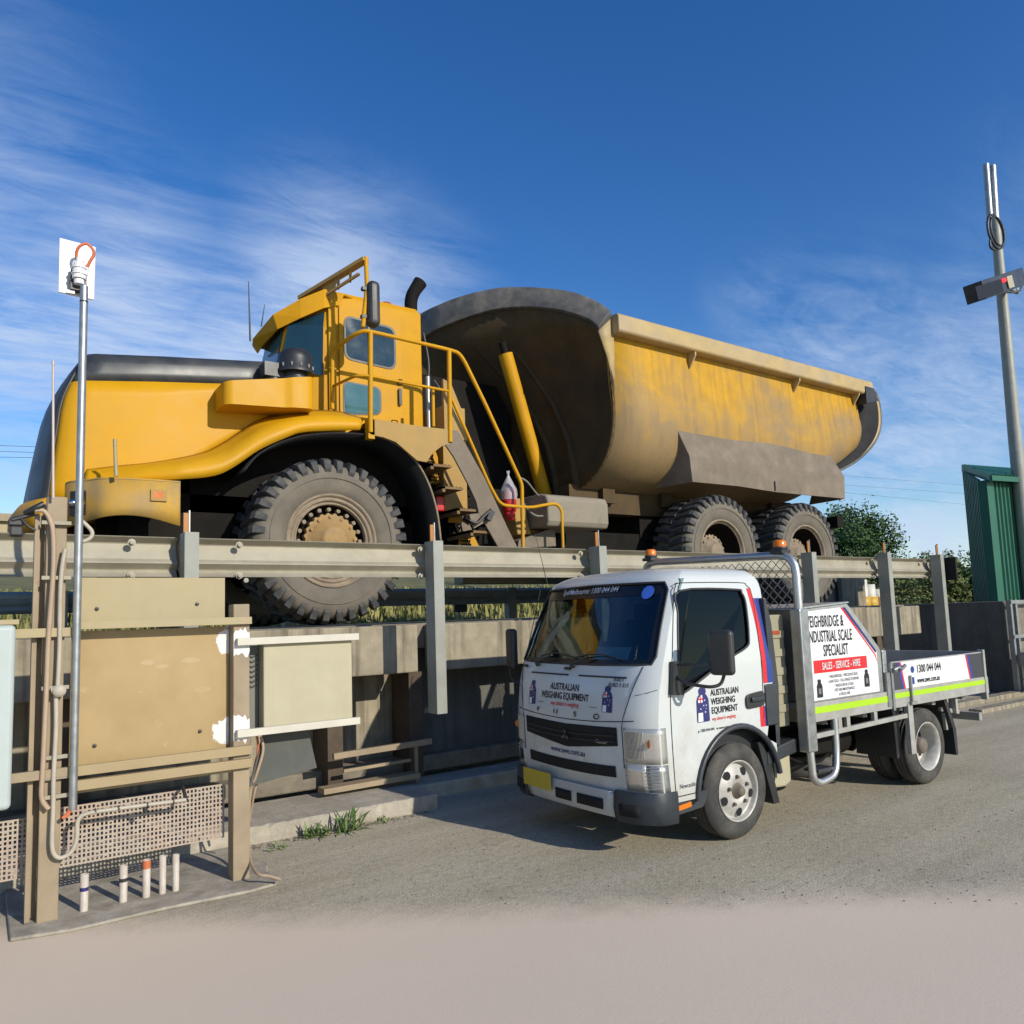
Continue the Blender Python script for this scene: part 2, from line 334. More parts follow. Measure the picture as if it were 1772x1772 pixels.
# ================================================================ THE SETTING
# ground: one sheet to the horizon, worn asphalt, with a pale colour band painted across the near end, square to the camera
m = bpy.data.materials.new('asphalt_and_pale_band'); m.use_nodes = True; t = m.node_tree; b = t.nodes['Principled BSDF']
co = t.nodes.new('ShaderNodeNewGeometry').outputs['Position']
nA = N(t, 'ShaderNodeTexNoise', ins={'Scale': .55, 'Detail': 7, 'Roughness': .6}); Lk(t, co, nA.inputs[0])
nB = N(t, 'ShaderNodeTexNoise', ins={'Scale': 75., 'Detail': 4, 'Roughness': .7}); Lk(t, co, nB.inputs[0])
nC = N(t, 'ShaderNodeTexVoronoi', ins={'Scale': 95.}); Lk(t, co, nC.inputs[0])
nD = N(t, 'ShaderNodeTexNoise', ins={'Scale': 3.2, 'Detail': 8, 'Roughness': .65, 'Distortion': .6}); Lk(t, co, nD.inputs[0])
mp1 = N(t, 'ShaderNodeMapping'); mp1.inputs['Scale'].default_value = (.28, 2.6, 1); mp1.inputs['Rotation'].default_value = (0, 0, R_(-4)); Lk(t, co, mp1.inputs[0])
nE = N(t, 'ShaderNodeTexNoise', ins={'Scale': .7, 'Detail': 5, 'Roughness': .55}); Lk(t, mp1.outputs[0], nE.inputs[0])
asp = ramp(t, nA.outputs[0], ((.3, (.37, .32, .225)), (.7, (.50, .44, .31))))
asp = mixc(t, math_(t, 'MULTIPLY', ramp(t, nE.outputs[0], ((.42, 0.), (.62, 1.))), .45), asp, (.62, .55, .43))
asp = mixc(t, math_(t, 'MULTIPLY', ramp(t, nD.outputs[0], ((.5, 0.), (.72, 1.))), .3), asp, (.32, .285, .225))
nF = N(t, 'ShaderNodeTexNoise', ins={'Scale': 19., 'Detail': 7, 'Roughness': .7}); Lk(t, co, nF.inputs[0])
asp = mixc(t, ramp(t, nF.outputs[0], ((.36, .34), (.5, 0.))), asp, (.20, .178, .14)); asp = mixc(t, ramp(t, nF.outputs[0], ((.52, 0.), (.68, .3))), asp, (.70, .62, .47))
nG = N(t, 'ShaderNodeTexVoronoi', feature='DISTANCE_TO_EDGE', ins={'Scale': .55}); wv = N(t, 'ShaderNodeVectorMath', operation='ADD'); sc_ = N(t, 'ShaderNodeVectorMath', operation='SCALE'); Lk(t, nD.outputs['Color'], sc_.inputs[0]); sc_.inputs['Scale'].default_value = .7; Lk(t, co, wv.inputs[0]); Lk(t, sc_.outputs[0], wv.inputs[1]); Lk(t, wv.outputs[0], nG.inputs[0])
asp = mixc(t, math_(t, 'MULTIPLY', ramp(t, nG.outputs['Distance'], ((.0, 1.), (.006, 0.))), math_(t, 'MULTIPLY', ramp(t, nA.outputs[0], ((.45, 0.), (.6, 1.))), .6)), asp, (.12, .105, .085))
asp = mixc(t, ramp(t, nB.outputs[0], ((.35, .5), (.58, 0.))), asp, (.17, .155, .125))
asp = mixc(t, ramp(t, nB.outputs[0], ((.58, 0.), (.72, .65))), asp, (.78, .72, .6))
dv = N(t, 'ShaderNodeVectorMath', operation='DOT_PRODUCT'); Lk(t, co, dv.inputs[0]); dv.inputs[1].default_value = _fh
edge = math_(t, 'ADD', dv.outputs['Value'], math_(t, 'MULTIPLY', math_(t, 'SUBTRACT', nD.outputs[0], .5), .35))
mr = N(t, 'ShaderNodeMapRange', interpolation_type='SMOOTHSTEP', ins={1: 5.0, 2: 4.45, 3: 0., 4: 1.}); Lk(t, edge, mr.inputs[0])
pale_c = ramp(t, nA.outputs[0], ((.3, (.64, .525, .40)), (.7, (.68, .56, .43))))
pale_c = mixc(t, ramp(t, nB.outputs[0], ((.4, .16), (.6, 0.))), pale_c, (.58, .48, .37))
Lk(t, mixc(t, mr.outputs[0], asp, pale_c), b.inputs['Base Color']); b.inputs['Roughness'].default_value = .92; b.inputs['Specular IOR Level'].default_value = .25
bp = N(t, 'ShaderNodeBump', ins={'Strength': .6, 'Distance': .012})
Lk(t, math_(t, 'MULTIPLY', math_(t, 'ADD', math_(t, 'MULTIPLY', nB.outputs[0], .9), math_(t, 'MULTIPLY', nF.outputs[0], .9)), math_(t, 'SUBTRACT', 1.0, math_(t, 'MULTIPLY', mr.outputs[0], .85))), bp.inputs['Height']); Lk(t, bp.outputs[0], b.inputs['Normal'])
g = MB(); xs = [-1500, -60, -10, 30, 120, 1500]
g.add([(x, y, 0) for x in xs for y in xs], [(i*6+j, (i+1)*6+j, (i+1)*6+j+1, i*6+j+1) for i in range(5) for j in range(5)])
tag(g.build('ground', m), kind='structure')
gm = mat('dry_bank_soil', (.17, .16, .055), .95, var=.3, vscale=1.2, dirt=(.09, .10, .03), dscale=.6, damt=.7)
# grassy bank beyond the weighbridge
random.seed(4)
rows = []
hh = lambda x, k: (0, .9, 1.9, 2.5+.15*math.sin(x*.3), 3.1+.12*math.sin(x*.17), 4.5, 4.2, 0)[k]
for k, y in enumerate((15.5, 17.5, 20, 23, 27, 36, 60, 120)):
    rows.append([Vector((x, y+1.2*math.sin(x*.21), hh(x, k)-(.02 if k in (0, 7) else 0))) for x in range(-30, 240, 3)])
g = MB(); g.grid(rows); tag(g.build('hillside', gm), kind='structure')
g = MB()
for i in range(15000):
    x = random.uniform(-2, 30) if i < 12500 else random.uniform(25, 60); q = random.random(); y = 16.5+q*8+1.2*math.sin(x*.21)
    yy = y-1.2*math.sin(x*.21); z = (.45+(yy-16.5)*.45) if yy < 20 else (1.95+(yy-20)*.2 if yy < 23 else 2.52+(yy-23)*.13)
    h = random.uniform(.08, .3); a = random.uniform(0, 6.3); w_ = random.uniform(.03, .09); lx, ly = random.uniform(-.15, .15), random.uniform(-.15, .15)
    dx, dy = math.cos(a)*w_, math.sin(a)*w_
    g.add([(x-dx, y-dy, z-.25), (x+dx, y+dy, z-.25), (x+lx+dx*.3, y+ly+dy*.3, z+h), (x+lx-dx*.3, y+ly-dy*.3, z+h)], [(0, 1, 2, 3)])
tag(g.build('bank_grass', drygr), 'dry yellow green grass on the bank beyond the weighbridge', 'grass', kind='stuff')

def leaves(mb, c, rad, n, size, seed=0, fill=.55, clumps=0):
    rnd = random.Random(seed); c = Vector(c)
    cl = []
    for i in range(clumps or max(6, int(n/90))):
        u = rnd.uniform(-1, 1); a = rnd.uniform(0, 6.283); rr = rnd.uniform(fill, .95); q = math.sqrt(1-u*u)
        cl.append((Vector((q*math.cos(a)*rad[0], q*math.sin(a)*rad[1], u*rad[2]))*rr, rnd.uniform(.2, .38)))
    for i in range(n):
        cc, cr = cl[i % len(cl)]
        d = Vector((rnd.gauss(0, 1), rnd.gauss(0, 1), rnd.gauss(0, 1))); d = d.normalized()*rnd.uniform(.3, 1)
        p = c+cc+Vector((d.x*rad[0], d.y*rad[1], d.z*rad[2]))*cr
        a = Vector((rnd.gauss(0, 1), rnd.gauss(0, 1), rnd.gauss(0, 1))).normalized(); b2 = a.orthogonal().normalized()
        s1 = size*rnd.uniform(.5, 1.2); s2 = s1*rnd.uniform(.4, .8)
        mb.add([p-a*s1-b2*s2*.3, p+b2*s2-a*s1*.1, p+a*s1, p-b2*s2], [(0, 1, 2, 3)])
def tree(name, label, cat, base, h, rad, n, size, lm, seed, group=None):
    r = root(name, label, cat, base, group); b0 = Vector(base)
    g = MB(); top = b0+Vector((.1, 0, h*.6)); g.tube([b0-Vector((0, 0, .3)), b0+Vector((.05, .02, h*.3)), top], [h*.035, h*.026, h*.012], 8)
    rnd = random.Random(seed)
    for i in range(7):
        a = i*.9+rnd.random(); z0 = h*rnd.uniform(.22, .5); s_ = b0+Vector((.03, 0, z0))
        g.tube([s_, s_+Vector((math.cos(a)*rad[0]*.35, math.sin(a)*rad[1]*.35, h*.14)), s_+Vector((math.cos(a)*rad[0]*.7, math.sin(a)*rad[1]*.7, h*.3))], [h*.014, h*.009, h*.004], 6)
    g.build('trunk', bark, r)
    g = MB(); leaves(g, b0+Vector((0, 0, h-rad[2])), rad, n, size, seed); g.build('crown', lm, r); return r
p = at(1472, 930, Y=25); tree('tree', 'round dark green tree behind the rear wheels of the yellow dump truck', 'tree', (p.x, p.y, 1.2), 6.4, (2.8, 2.8, 2.9), 17000, .11, leafg, 3)
p = at(1448, 960, Y=24); tree('tree', 'low dense tree crown half hidden by the rearmost tyre of the dump truck', 'tree', (p.x, p.y, 1.2), 4.9, (2.3, 2.3, 2.2), 9000, .11, leafg, 8)
bush = [(1545, 1.6, 3.2, leafo), (1575, 1.9, 3.6, leafo), (1598, 2.7, 3.0, leafg), (1622, 3.0, 2.2, leafo), (1645, 2.7, 3.4, leafg), (1668, 2.4, 3.0, leafo), (1688, 3.0, 2.8, leafg), (1706, 3.0, 3.4, leafo), (1512, 1.9, 3.4, leafo)]
bl = ['olive scrub bush between the second last and the last but two guardrail posts', 'sparse olive bush under the guardrail, right of the white and yellow bins', 'dark green bush behind the guardrail, left of the last guardrail post', 'thin olive shrub whose twigs rise above the guardrail beside the last post', 'dark green bush seen just right of the last guardrail post', 'dense dark bush behind the black end plate of the guardrail', 'tallest dark green bush, touching the dark side of the green shed', 'olive bush mostly hidden behind the green shed', 'olive scrub bush behind the white and yellow bins']
for i, (x_, h_, w_, lm) in enumerate(bush):
    p = at(x_, 1000, Y=20+1.2*(i % 3))
    r = root('bush', bl[i], 'bush', (p.x, p.y, 1.35), 'bushes beyond the far end of the weighbridge')
    g = MB(); leaves(g, (p.x, p.y, 1.3+h_*.45), (w_*.75, w_*.75, h_*.62), 4200, .10, 20+i, .3); g.build('foliage', lm, r)
    g = MB()
    for k in range(5): g.tube([(p.x, p.y, 1.), (p.x+math.cos(k*1.3)*.3*w_, p.y+math.sin(k*1.3)*.3*w_, 1.3+h_*.7)], [.05, .015], 5)
    g.build('stem', bark, r)
# kerbed footway along the weighbridge
rk = random.Random(31); rows = [[], [], [], [], [], []]
xk = [-3+i*.035 for i in range(187)]; wob = 0
for x in xk:
    wob = .7*wob+rk.uniform(-.006, .006); ch = rk.random() < .06; c_ = .035 if ch else rk.uniform(.006, .016)
    for r_, p in zip(rows, ((6.36+wob, -.02), (6.355+wob, .05), (6.36+wob, .135-c_), (6.36+wob+c_, .135-rk.uniform(0, .004)), (6.75, .137), (7.18, .14))): r_.append(Vector((min(x, 3.5), p[0], p[1])))
g = MB(); g.grid(rows, smooth=False); e_ = [r_[-1] for r_ in rows]; g.add(e_+[Vector((3.5, 7.18, -.02))], [list(range(7))]); o = g.build('footway', concf); tag(o, kind='structure')
g = MB(); g.box(3.5, 14.2, 6.78, 7.18, -.02, .135); o = g.build('kerb', concf, bevel=.02); tag(o, kind='structure')
g = MB(); g.prism([(.2, 5.34, 0), (.5, 5.27, 0), (1.0, 5.28, 0), (1.5, 5.24, 0), (1.68, 5.27, 0), (1.74, 5.38, 0), (1.70, 5.55, 0), (1.77, 5.75, 0), (1.70, 6.1, 0), (1.75, 6.36, 0), (.2, 6.36, 0)], (0, 0, .022)); o = g.build('concrete_pad', concp, bevel=.012, seg=3); tag(o, kind='structure')

# ================================================================ WEIGHBRIDGE
wb = root('weighbridge', 'raised concrete weighbridge deck carrying the yellow dump truck', 'weighbridge', (6, 9, 0))
g = MB(); g.box(-4, 13.6, 7.35, 12.1, 1.42, 1.70); g.build('deck', conc, wb, bevel=.02)
g = MB()
for x0, x1 in ((-4, 1.15), (1.17, 3.66), (3.92, 6.9), (6.94, 9.9), (9.94, 12.25), (12.5, 13.4)): g.box(x0, x1, 6.98, 7.33, 1.20, 1.675)
g.build('edge_beam', concl, wb, bevel=.015)
g = MB(); g.box(-4, 13.6, 12.12, 12.4, 1.2, 1.68); g.build('far_edge_beam', conc, wb, bevel=.02)
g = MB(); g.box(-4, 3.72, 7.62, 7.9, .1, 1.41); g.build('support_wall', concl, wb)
g = MB(); g.box(3.725, 13.6, 7.5, 7.9, .1, 1.41); g.build('support_wall', concd, wb)  # darker concrete stands for the small truck's shade on this part
mat('rusty_steel', (.10, .07, .045), .8, var=.3, vscale=9, dirt=(.05, .035, .025), damt=.6)
for x in (.6, 2.85, 3.72, 6.9, 9.9, 12.4):
    g = MB(); g.box(x-.06, x+.06, 7.2, 7.6, .13, 1.19); g.box(x-.075, x+.075, 7.17, 7.195, .13, 1.19); g.build('steel_stanchion', MATS['rusty_steel'], wb)

g = MB(); g.box(-4, 13.4, 7.36, 7.6, .13, .3); g.build('plinth', conc, wb, bevel=.02)
# pipe rail along the base
g = MB(); g.beam((2.72, 6.9, .5), (3.74, 6.9, .52), .05, .055); g.beam((2.85, 6.98, .34), (3.55, 6.98, .35), .03, .03); g.beam((2.62, 6.95, .2), (3.6, 6.95, .21), .16, .05)
g.box(3.585, 3.615, 6.94, 6.97, .13, .5); pass
tag(g.build('steel_kick_rail', tanp, origin=(3.2, 6.9, 0), bevel=.004), 'dusty beige steel rail frame low along the concrete base beside the van-side shadow'.replace('van-side', 'small truck'), 'rail')

# guardrails
def wbeam(g, x0, x1, yb, zt, sgn=-1, h=.31):
    prof = [(0, .0), (-.02, -.012), (-.075, -.045), (-.08, -.085), (-.07, -.115), (-.012, -.14), (-.008, -.17), (-.07, -.2), (-.08, -.23), (-.075, -.265), (-.02, -.3), (0, -.31)]
    prof = [(-.078, 0), (-.082, -.02), (-.082, -.10), (-.07, -.122), (-.008, -.145), (-.008, -.178), (-.07, -.2), (-.082, -.222), (-.082, -.31)]
    prof = [(-.075, 0), (-.07, -.006), (-.005, -.042), (.0, -.052), (-.004, -.10), (-.03, -.17), (-.06, -.195), (-.066, -.205), (-.015, -.245), (-.01, -.255), (-.03, -.28), (-.07, -.31)]
    rows = [[Vector((x, yb-sgn*(-1)*a*(-1) if False else yb+a*(-sgn), zt+b_*h/.31)) for (a, b_) in prof] for x in (x0, x1)]
    g.grid(rows, smooth=False)
gr = root('guardrail', 'long dusty steel guardrail with orange tipped posts in front of the yellow dump truck', 'guardrail', (6, 6.4, .9))
RY = 6.52
for x0, x1 in ((-4, 1.28), (1.30, 3.50), (3.52, 5.55), (5.57, 9.35), (9.37, 11.27), (11.29, 13.05)):
    g = MB(); wbeam(g, x0, x1, RY, 2.43); g.build('rail_beam', galvp, gr, solid=.004, soff=0)
def cpost(x, z0, z1, w_=.105, d=.17):
    g = MB(); y0 = 6.255; t_ = .008
    g.box(x-w_/2, x-w_/2+t_, y0, y0+d, z0, z1); g.box(x-w_/2+t_+.0005, x+w_/2, y0, y0+t_, z0, z1); g.box(x-w_/2+t_+.0005, x+w_/2, y0+d-t_, y0+d, z0, z1)
    o = g.build('post', galvg, gr); return o
for x, z0, z1, rf in ((1.345, .86, 2.455, 1), (3.515, .86, 2.45, 1), (5.55, .86, 2.45, 1), (9.37, .86, 2.46, 1), (11.27, .86, 2.49, 1), (12.84, .86, 2.49, 1)):
    po = cpost(x, z0, z1)
    g = MB(); g.box(x-.05, x-.012, 6.31, 6.325, z1-.05, z1+.155); g.build('reflector', amberd, po)
    g = MB(); g.box(x-.0115, x-.003, 6.305, 6.33, z1-.05, z1+.175); g.build('reflector_stake', galv, po)
g = MB()
for x in (.95, 1.75, 3.42, 5.38, 9.2, 11.1, 12.62):
    for z in (2.40, 2.15): 
        g.lathe([(0, -.03), (.017, -.028), (.017, -.008), (.03, -.006), (.03, 0)], (x, RY-.085, z-.02), (0, 1, 0), 8, False)
for x in (1.0, 1.8):
    g.lathe([(0, -.03), (.02, -.028), (.02, 0)], (x, RY-.085, 2.09), (0, 1, 0), 8, False)
g.build('bolts', galvp, gr)
g = MB(); g.box(12.98, 13.02, 6.12, 6.5, 2.07, 2.44); g.build('end_plate', black_hole, gr)
# far guardrail
gf = root('guardrail', 'shaded guardrail along the far side of the weighbridge, seen under the dump truck', 'guardrail', (6, 12.6, 1))
g = MB(); wbeam(g, -4, 13.6, 12.5, 2.30, 1); g.build('rail_beam', galvg, gf, solid=.004)
for x in (-.6, .95, 4.2, 8.62, 12.1):
    g = MB(); g.box(x-.09, x+.09, 12.43, 12.6, 1.0, 2.3); g.build('post', galvg, gf)
g = MB(); g.box(7.3, 10.6, 12.1, 12.42, 2.36, 2.5); tag(g.build('timber_sleeper', tanl, origin=(8.5, 12.3, 2.3), bevel=.01), 'weathered timber sleeper lying on top of the far guardrail', 'timber')
g = MB(); p = at(797, 1058, Y=12.9); g.box(p.x-.14, p.x+.14, 12.88, 12.92, 1.85, 2.2); 
q = MB(); q.box(p.x-.02, p.x+.02, 12.93, 12.96, 0, 2.0); r = root('small_sign', 'small dark sign board on a short post beyond the weighbridge', 'sign', (p.x, 12.9, 0)); g.build('board', blk, r); q.build('post', galvg, r)
r = root('far_building', 'beige building top far behind the nose of the dump truck at the left edge', 'building', (-14, 62, 0))
p = at(64, 905, Y=62); g = MB(); g.box(-30, p.x, 62, 74, 0, at(20, 903, Y=62).z); g.build('wall', tanl, r)
g = MB(); g.box(-30.3, p.x+.3, 61.6, 74.4, at(20, 903, Y=62).z, at(20, 890, Y=62).z); g.build('roof', tanp, r)
# weigh beams / bins beyond the rear of the bridge
r = root('steel_cabinet', 'dark open steel cabinet beside a beige pillar behind the guardrail', 'cabinet', (at(1440, 1030, Y=13.2).x, 13.2, 0))
a = at(1420, 1048, Y=13.2); b2 = at(1456, 1005, Y=13.2)
g = MB(); g.box(a.x, b2.x, 13.3, 13.9, .0, b2.z+.15); g.build('shell', blk, r); g = MB(); g.box(a.x+.1, b2.x-.1, 13.26, 13.295, .9, 1.6); g.build('brown_shelf', mat('rust_shelf', (.12, .05, .025), .8), r)
a = at(1457, 1048, Y=13.2); b2 = at(1493, 1000, Y=13.2); g = MB(); g.box(a.x, b2.x, 13.15, 13.6, 0, b2.z+.1); tag(g.build('concrete_pillar', concl, origin=(a.x, 13.2, 0)), 'beige square pillar behind the guardrail, left of the yellow and white bins', 'pillar')
binc = mat('yellow_bin_plastic', (.65, .4, .04), .5); binw = mat('white_bin_plastic', (.7, .68, .62), .5); binb = mat('brown_bin', (.3, .2, .07), .6)
for i, (x0, x1, ma) in enumerate(((1494, 1506, binc), (1507, 1519, binc), (1521, 1533, binb))):
    a = at(x0, 1045, Y=13.4); b2 = at(x1, 1000, Y=13.4); za, zb = a.z-.2, b2.z
    r = root('storage_drum', ['yellow banded drum next to the beige pillar, leftmost of the three', 'yellow drum with a white top, middle one of the three', 'brown drum half hidden by a guardrail post, rightmost of the three'][i], 'drum', ((a.x+b2.x)/2, 13.6, 0), 'drums behind the guardrail')
    cx = (a.x+b2.x)/2; rr = (b2.x-a.x)/2
    g = MB(); g.lathe([(0, 0), (rr, 0), (rr, .28), (rr*1.03, .3), (rr, .32), (rr, .62)], (cx, 13.6, za-.9), (0, 0, 1), 16); g.lathe([(rr, 0), (rr*.98, .35), (0, .35)], (cx, 13.6, za-.9+.62), (0, 0, 1), 16); g.build('lower_body', binw, r)
    g = MB(); g.lathe([(rr*1.01, za+.07), (rr*1.03, za+.2), (rr*1.01, za+.42), (0, za+.42)], (cx, 13.6, 0), (0, 0, 1), 16); g.build('band', ma, r)
    g = MB(); g.lathe([(rr*.8, za+.42), (rr*.8, zb-.05-.15*i), (0, zb-.05-.15*i)], (cx, 13.6, 0), (0, 0, 1), 14); g.build('top', binw, r)

# green shed on the dark concrete wall, far right
wx = 15.6
r = root('retaining_wall', 'tall dark concrete retaining wall carrying the green shed', 'wall', (17, 7, 0))
g = MB(); g.box(wx+.12, 24, 6.62, 12.5, 0, 1.70); g.build('wall_block', concd, r, bevel=.02)
g = MB(); g.box(wx+.35, 24, 6.585, 6.615, .05, 1.66); g.build('face_slab', conc, r)
g = MB()
for x in (15.55, 15.75): g.box(x-.035, x+.035, 6.42, 6.5, 0, 1.72)
for z in (1.05, 1.68): g.box(15.5, 24, 6.40, 6.415, z-.03, z+.03)
tag(g.build('steel_rack_frame', galv, origin=(15.6, 6.4, 0)), 'galvanised upright frame standing against the concrete wall below the green shed', 'frame')
# trailer parked in front of it
r = root('trailer', 'galvanised box trailer with a dark mudguard opening at the right edge of the yard', 'trailer', (15.6, 6.0, 0))
g = MB(); g.box(15.35, 17.6, 5.5, 6.3, .55, .78); g.tube([(15.35, 5.9, .6), (14.9, 5.9, .62), (14.5, 5.9, .38)], .025, 8); g.build('tray', galv, r, bevel=.01)
g = MB(); g.lathe([(.0, 0), (.29, 0), (.31, .04), (.31, .14), (.29, .18), (0, .18)], (15.95, 5.4, .31), (0, 1, 0), 24); g.build('wheel', rubsm, r)
g = MB(); g.lathe([(.15, -.015), (.13, .0), (0, .02)], (15.95, 5.385, .31), (0, 1, 0), 20); g.build('rim', galv, r)
g = MB(); g.prism([(15.5, 5.36, .52), (15.62, 5.36, .66), (16.28, 5.36, .66), (16.4, 5.36, .52)], (0, .2, 0)); g.build('mudguard', galv, r)
g = MB(); g.box(12.6, 20, 6.3, 6.5, .0, .09); g.box(12.6, 20, 5.75, 5.95, 0, .07); tag(g.build('wheel_stop_beam', concl, origin=(14, 6, 0), bevel=.01), 'low pale beams lying on the yard in front of the retaining wall', 'beam')
r = root('green_shed', 'tall green corrugated shed on top of the retaining wall at the right edge', 'shed', (21, 9, 1.7))
def rib(g, p0, p1, z0, z1a, z1b, nrm, pitch=.2, d=.045):
    p0 = Vector(p0); p1 = Vector(p1); L = (p1-p0).length; u = (p1-p0)/L; n = int(L/pitch); bot = []; top = []
    for i in range(n):
        for (f, dd) in ((0, 0), (.5, 0), (.6, 1), (.9, 1), (1., 0)):
            s_ = (i+f)*pitch; q = p0+u*s_+Vector(nrm)*d*dd; k = s_/L; bot.append(Vector((q.x, q.y, z0))); top.append(Vector((q.x, q.y, z1a+(z1b-z1a)*k)))
    g.grid([bot, top], smooth=False)
g = MB(); rib(g, (19.45, 8.2, 0), (23.2, 8.2, 0), 1.70, 4.55, 4.75, (0, -1, 0)); g.build('front_cladding', green, r, solid=.004)
g = MB(); rib(g, (19.25, 8.35, 0), (21.25, 9.62, 0), 1.72, 4.55, 5.2, (-.536, .844, 0), .22); g.build('side_cladding', green, r, solid=.004)
g = MB(); g.box(19.08, 19.42, 8.14, 8.34, 1.69, 4.5); g.build('corner_flashing', green, r, bevel=.01)
g = MB(); g.grid([[Vector((18.95, 8.0, 4.55)), Vector((21.15, 9.55, 5.25))], [Vector((23.4, 8.0, 4.77)), Vector((25.6, 9.55, 5.47))]], smooth=False)
for i in range(22): x = 19.0+i*.2; g.beam((x, 7.98, 4.58+.01*i), (x+2.2, 9.55, 5.28+.01*i), .06, .05)
g.build('roof', green, r, solid=.01)
g = MB(); g.beam((18.93, 7.97, 4.5), (21.1, 9.55, 5.2), .05, .18); g.beam((18.91, 7.97, 4.5), (23.4, 7.97, 4.7), .05, .12); g.build('barge_board', green, r)

# display mast on the right, beyond the far end of the bridge
MY = 8.0; k_ = 1.78
mp0 = at(1768, 880, Y=MY); mx = mp0.x+.02
def M_(x, y, d=0.): return at(x, y, Y=MY-d)
r = root('display_mast', 'tall grey steel mast with an electronic display and coiled cable at the right edge', 'mast', (mx, MY, 0))
zt_ = M_(1722, 380).z; xt_ = M_(1722, 380).x
g = MB(); g.tube([(mx, MY, 0), (mx, MY, 5.5), (xt_, MY, zt_)], [.165, .145, .105], 16); g.build('pole', galvg, r)
g = MB(); g.tube([M_(1722, 380), M_(1717, 288)], [.095, .085], 12); g.build('top_tube', galv, r)
g = MB(); g.tube([M_(1713, 378), M_(1706, 285)], .075, 10); g.build('aerial', galv, r)
cc_ = M_(1723, 401, .2)
g = MB(); g.tube([cc_+Vector((.42*math.cos(a*.35), 0, .42*math.sin(a*.35))) for a in range(19)], .03, 6)
g.tube([cc_+Vector((.36*math.cos(a*.35), -.04, .36*math.sin(a*.35))) for a in range(19)], .026, 6); g.tube(crom([M_(1713, 416, .2), M_(1714, 428, .2), M_(1722, 433, .2)], 4), .028, 6); g.build('cable_coil', blk, r)
ds = MB(); ds.beam(M_(1686, 507, .35), M_(1757, 483, .35), .42, .42); ds.build('display_housing', bump_, r, bevel=.02)
g = MB(); g.beam(M_(1690, 508, .58), M_(1734, 494, .58), .012, .30); g.build('display_face', mat('smoked_face', (.012, .015, .022), .6, spec=.2), r)
g = MB(); g.beam(M_(1734, 486, .59), M_(1741, 483.5, .59), .012, .09); g.build('red_display_light', ledred, r)
g = MB(); g.beam(M_(1744, 489, .59), M_(1753, 486, .59), .014, .28); g.build('white_end_panel', cream, r)
g = MB(); g.tube(crom([M_(1757, 480, .3), M_(1766, 483, .3), M_(1767, 500, .3), M_(1755, 506, .2), M_(1740, 505, .1)], 4), .025, 6); g.build('cable', blk, r)
p = M_(1733, 500); g = MB(); g.box(p.x-.45, p.x+.5, MY-.2, MY-.12, p.z-.08, p.z+.06); g.build('bracket', galv, r)
# power lines far off
for i, (xa, ya, xb, yb) in enumerate(((0, 771, 60, 773), (0, 781, 60, 783), (0, 791, 60, 792), (1450, 822, 1700, 842), (1440, 838, 1700, 856), (1440, 850, 1700, 876))):
    A_ = at(xa, ya, Y=60); B_ = at(xb, yb, Y=62); d_ = (B_-A_)
    ext = 1.2 if i < 3 else .5
    g = MB(); g.tube([A_-d_*ext*(4 if i < 3 else .3), A_, B_, B_+d_*ext], .014, 4)
    tag(g.build('power_line', blk, origin=A_), ['top', 'middle', 'lowest'][i % 3]+(' thin power line in the sky left of the dump truck nose' if i < 3 else ' thin power line in the sky between the dump truck tail and the green shed'), 'power line', 'distant power lines')
# ================================================================ CABLE PANEL FRAME (left foreground)
fr = root('panel_frame', 'tan steel frame with two posts and a big tan backing panel in the left foreground', 'equipment frame', (.95, 5.55, 0))
def hpost(mb, x0, x1, y0, y1, z0, z1): mb.box(x0, x1, y0, y1, z0, z1)
g = MB(); hpost(g, .335, .445, 5.50, 5.60, .015, 2.56); g.build('post', tanp, fr, bevel=.006)
g = MB(); hpost(g, 1.455, 1.565, 5.49, 5.62, .015, 1.87); g.build('post', tanp, fr, bevel=.006)
g = MB(); g.box(.275, .30, 5.52, 5.62, .03, 2.45); g.box(.30, .334, 5.60, 5.61, .03, 2.45); g.build('side_channel', tanp, fr)
g = MB(); g.box(.50, 1.425, 5.60, 5.612, 1.76, 2.06); g.build('upper_panel', tanl, fr)
# white paint patches near the right edge of the panel
tw = bpy.data.materials.new('tan_panel_patched'); tw.use_nodes = True; tt = tw.node_tree; bb = tt.nodes['Principled BSDF']
gp = tt.nodes.new('ShaderNodeNewGeometry').outputs['Position']; s_ = tt.nodes.new('ShaderNodeSeparateXYZ'); Lk(tt, gp, s_.inputs[0])
na = N(tt, 'ShaderNodeTexNoise', ins={'Scale': 11., 'Detail': 7, 'Roughness': .65}); Lk(tt, gp, na.inputs[0])
nb = N(tt, 'ShaderNodeTexNoise', ins={'Scale': 2.2, 'Detail': 8, 'Roughness': .6}); Lk(tt, gp, nb.inputs[0])
def patch(x, z, rx, rz):
    a = math_(tt, 'POWER', math_(tt, 'DIVIDE', math_(tt, 'SUBTRACT', s_.outputs[0], x), rx), 2.); b_ = math_(tt, 'POWER', math_(tt, 'DIVIDE', math_(tt, 'SUBTRACT', s_.outputs[2], z), rz), 2.)
    d = math_(tt, 'SQRT', math_(tt, 'ADD', a, b_)); d = math_(tt, 'ADD', d, math_(tt, 'MULTIPLY', math_(tt, 'SUBTRACT', na.outputs[0], .5), 1.5)); return ramp(tt, math_(tt, 'MULTIPLY', d, .5), ((.46, 1.), (.5, 0.)))
base = ramp(tt, nb.outputs[0], ((.3, (.30, .2, .075)), (.7, (.38, .27, .12))))
f1 = math_(tt, 'MAXIMUM', patch(1.46, 1.62, .10, .09), patch(1.46, 1.00, .12, .10))
f2 = None
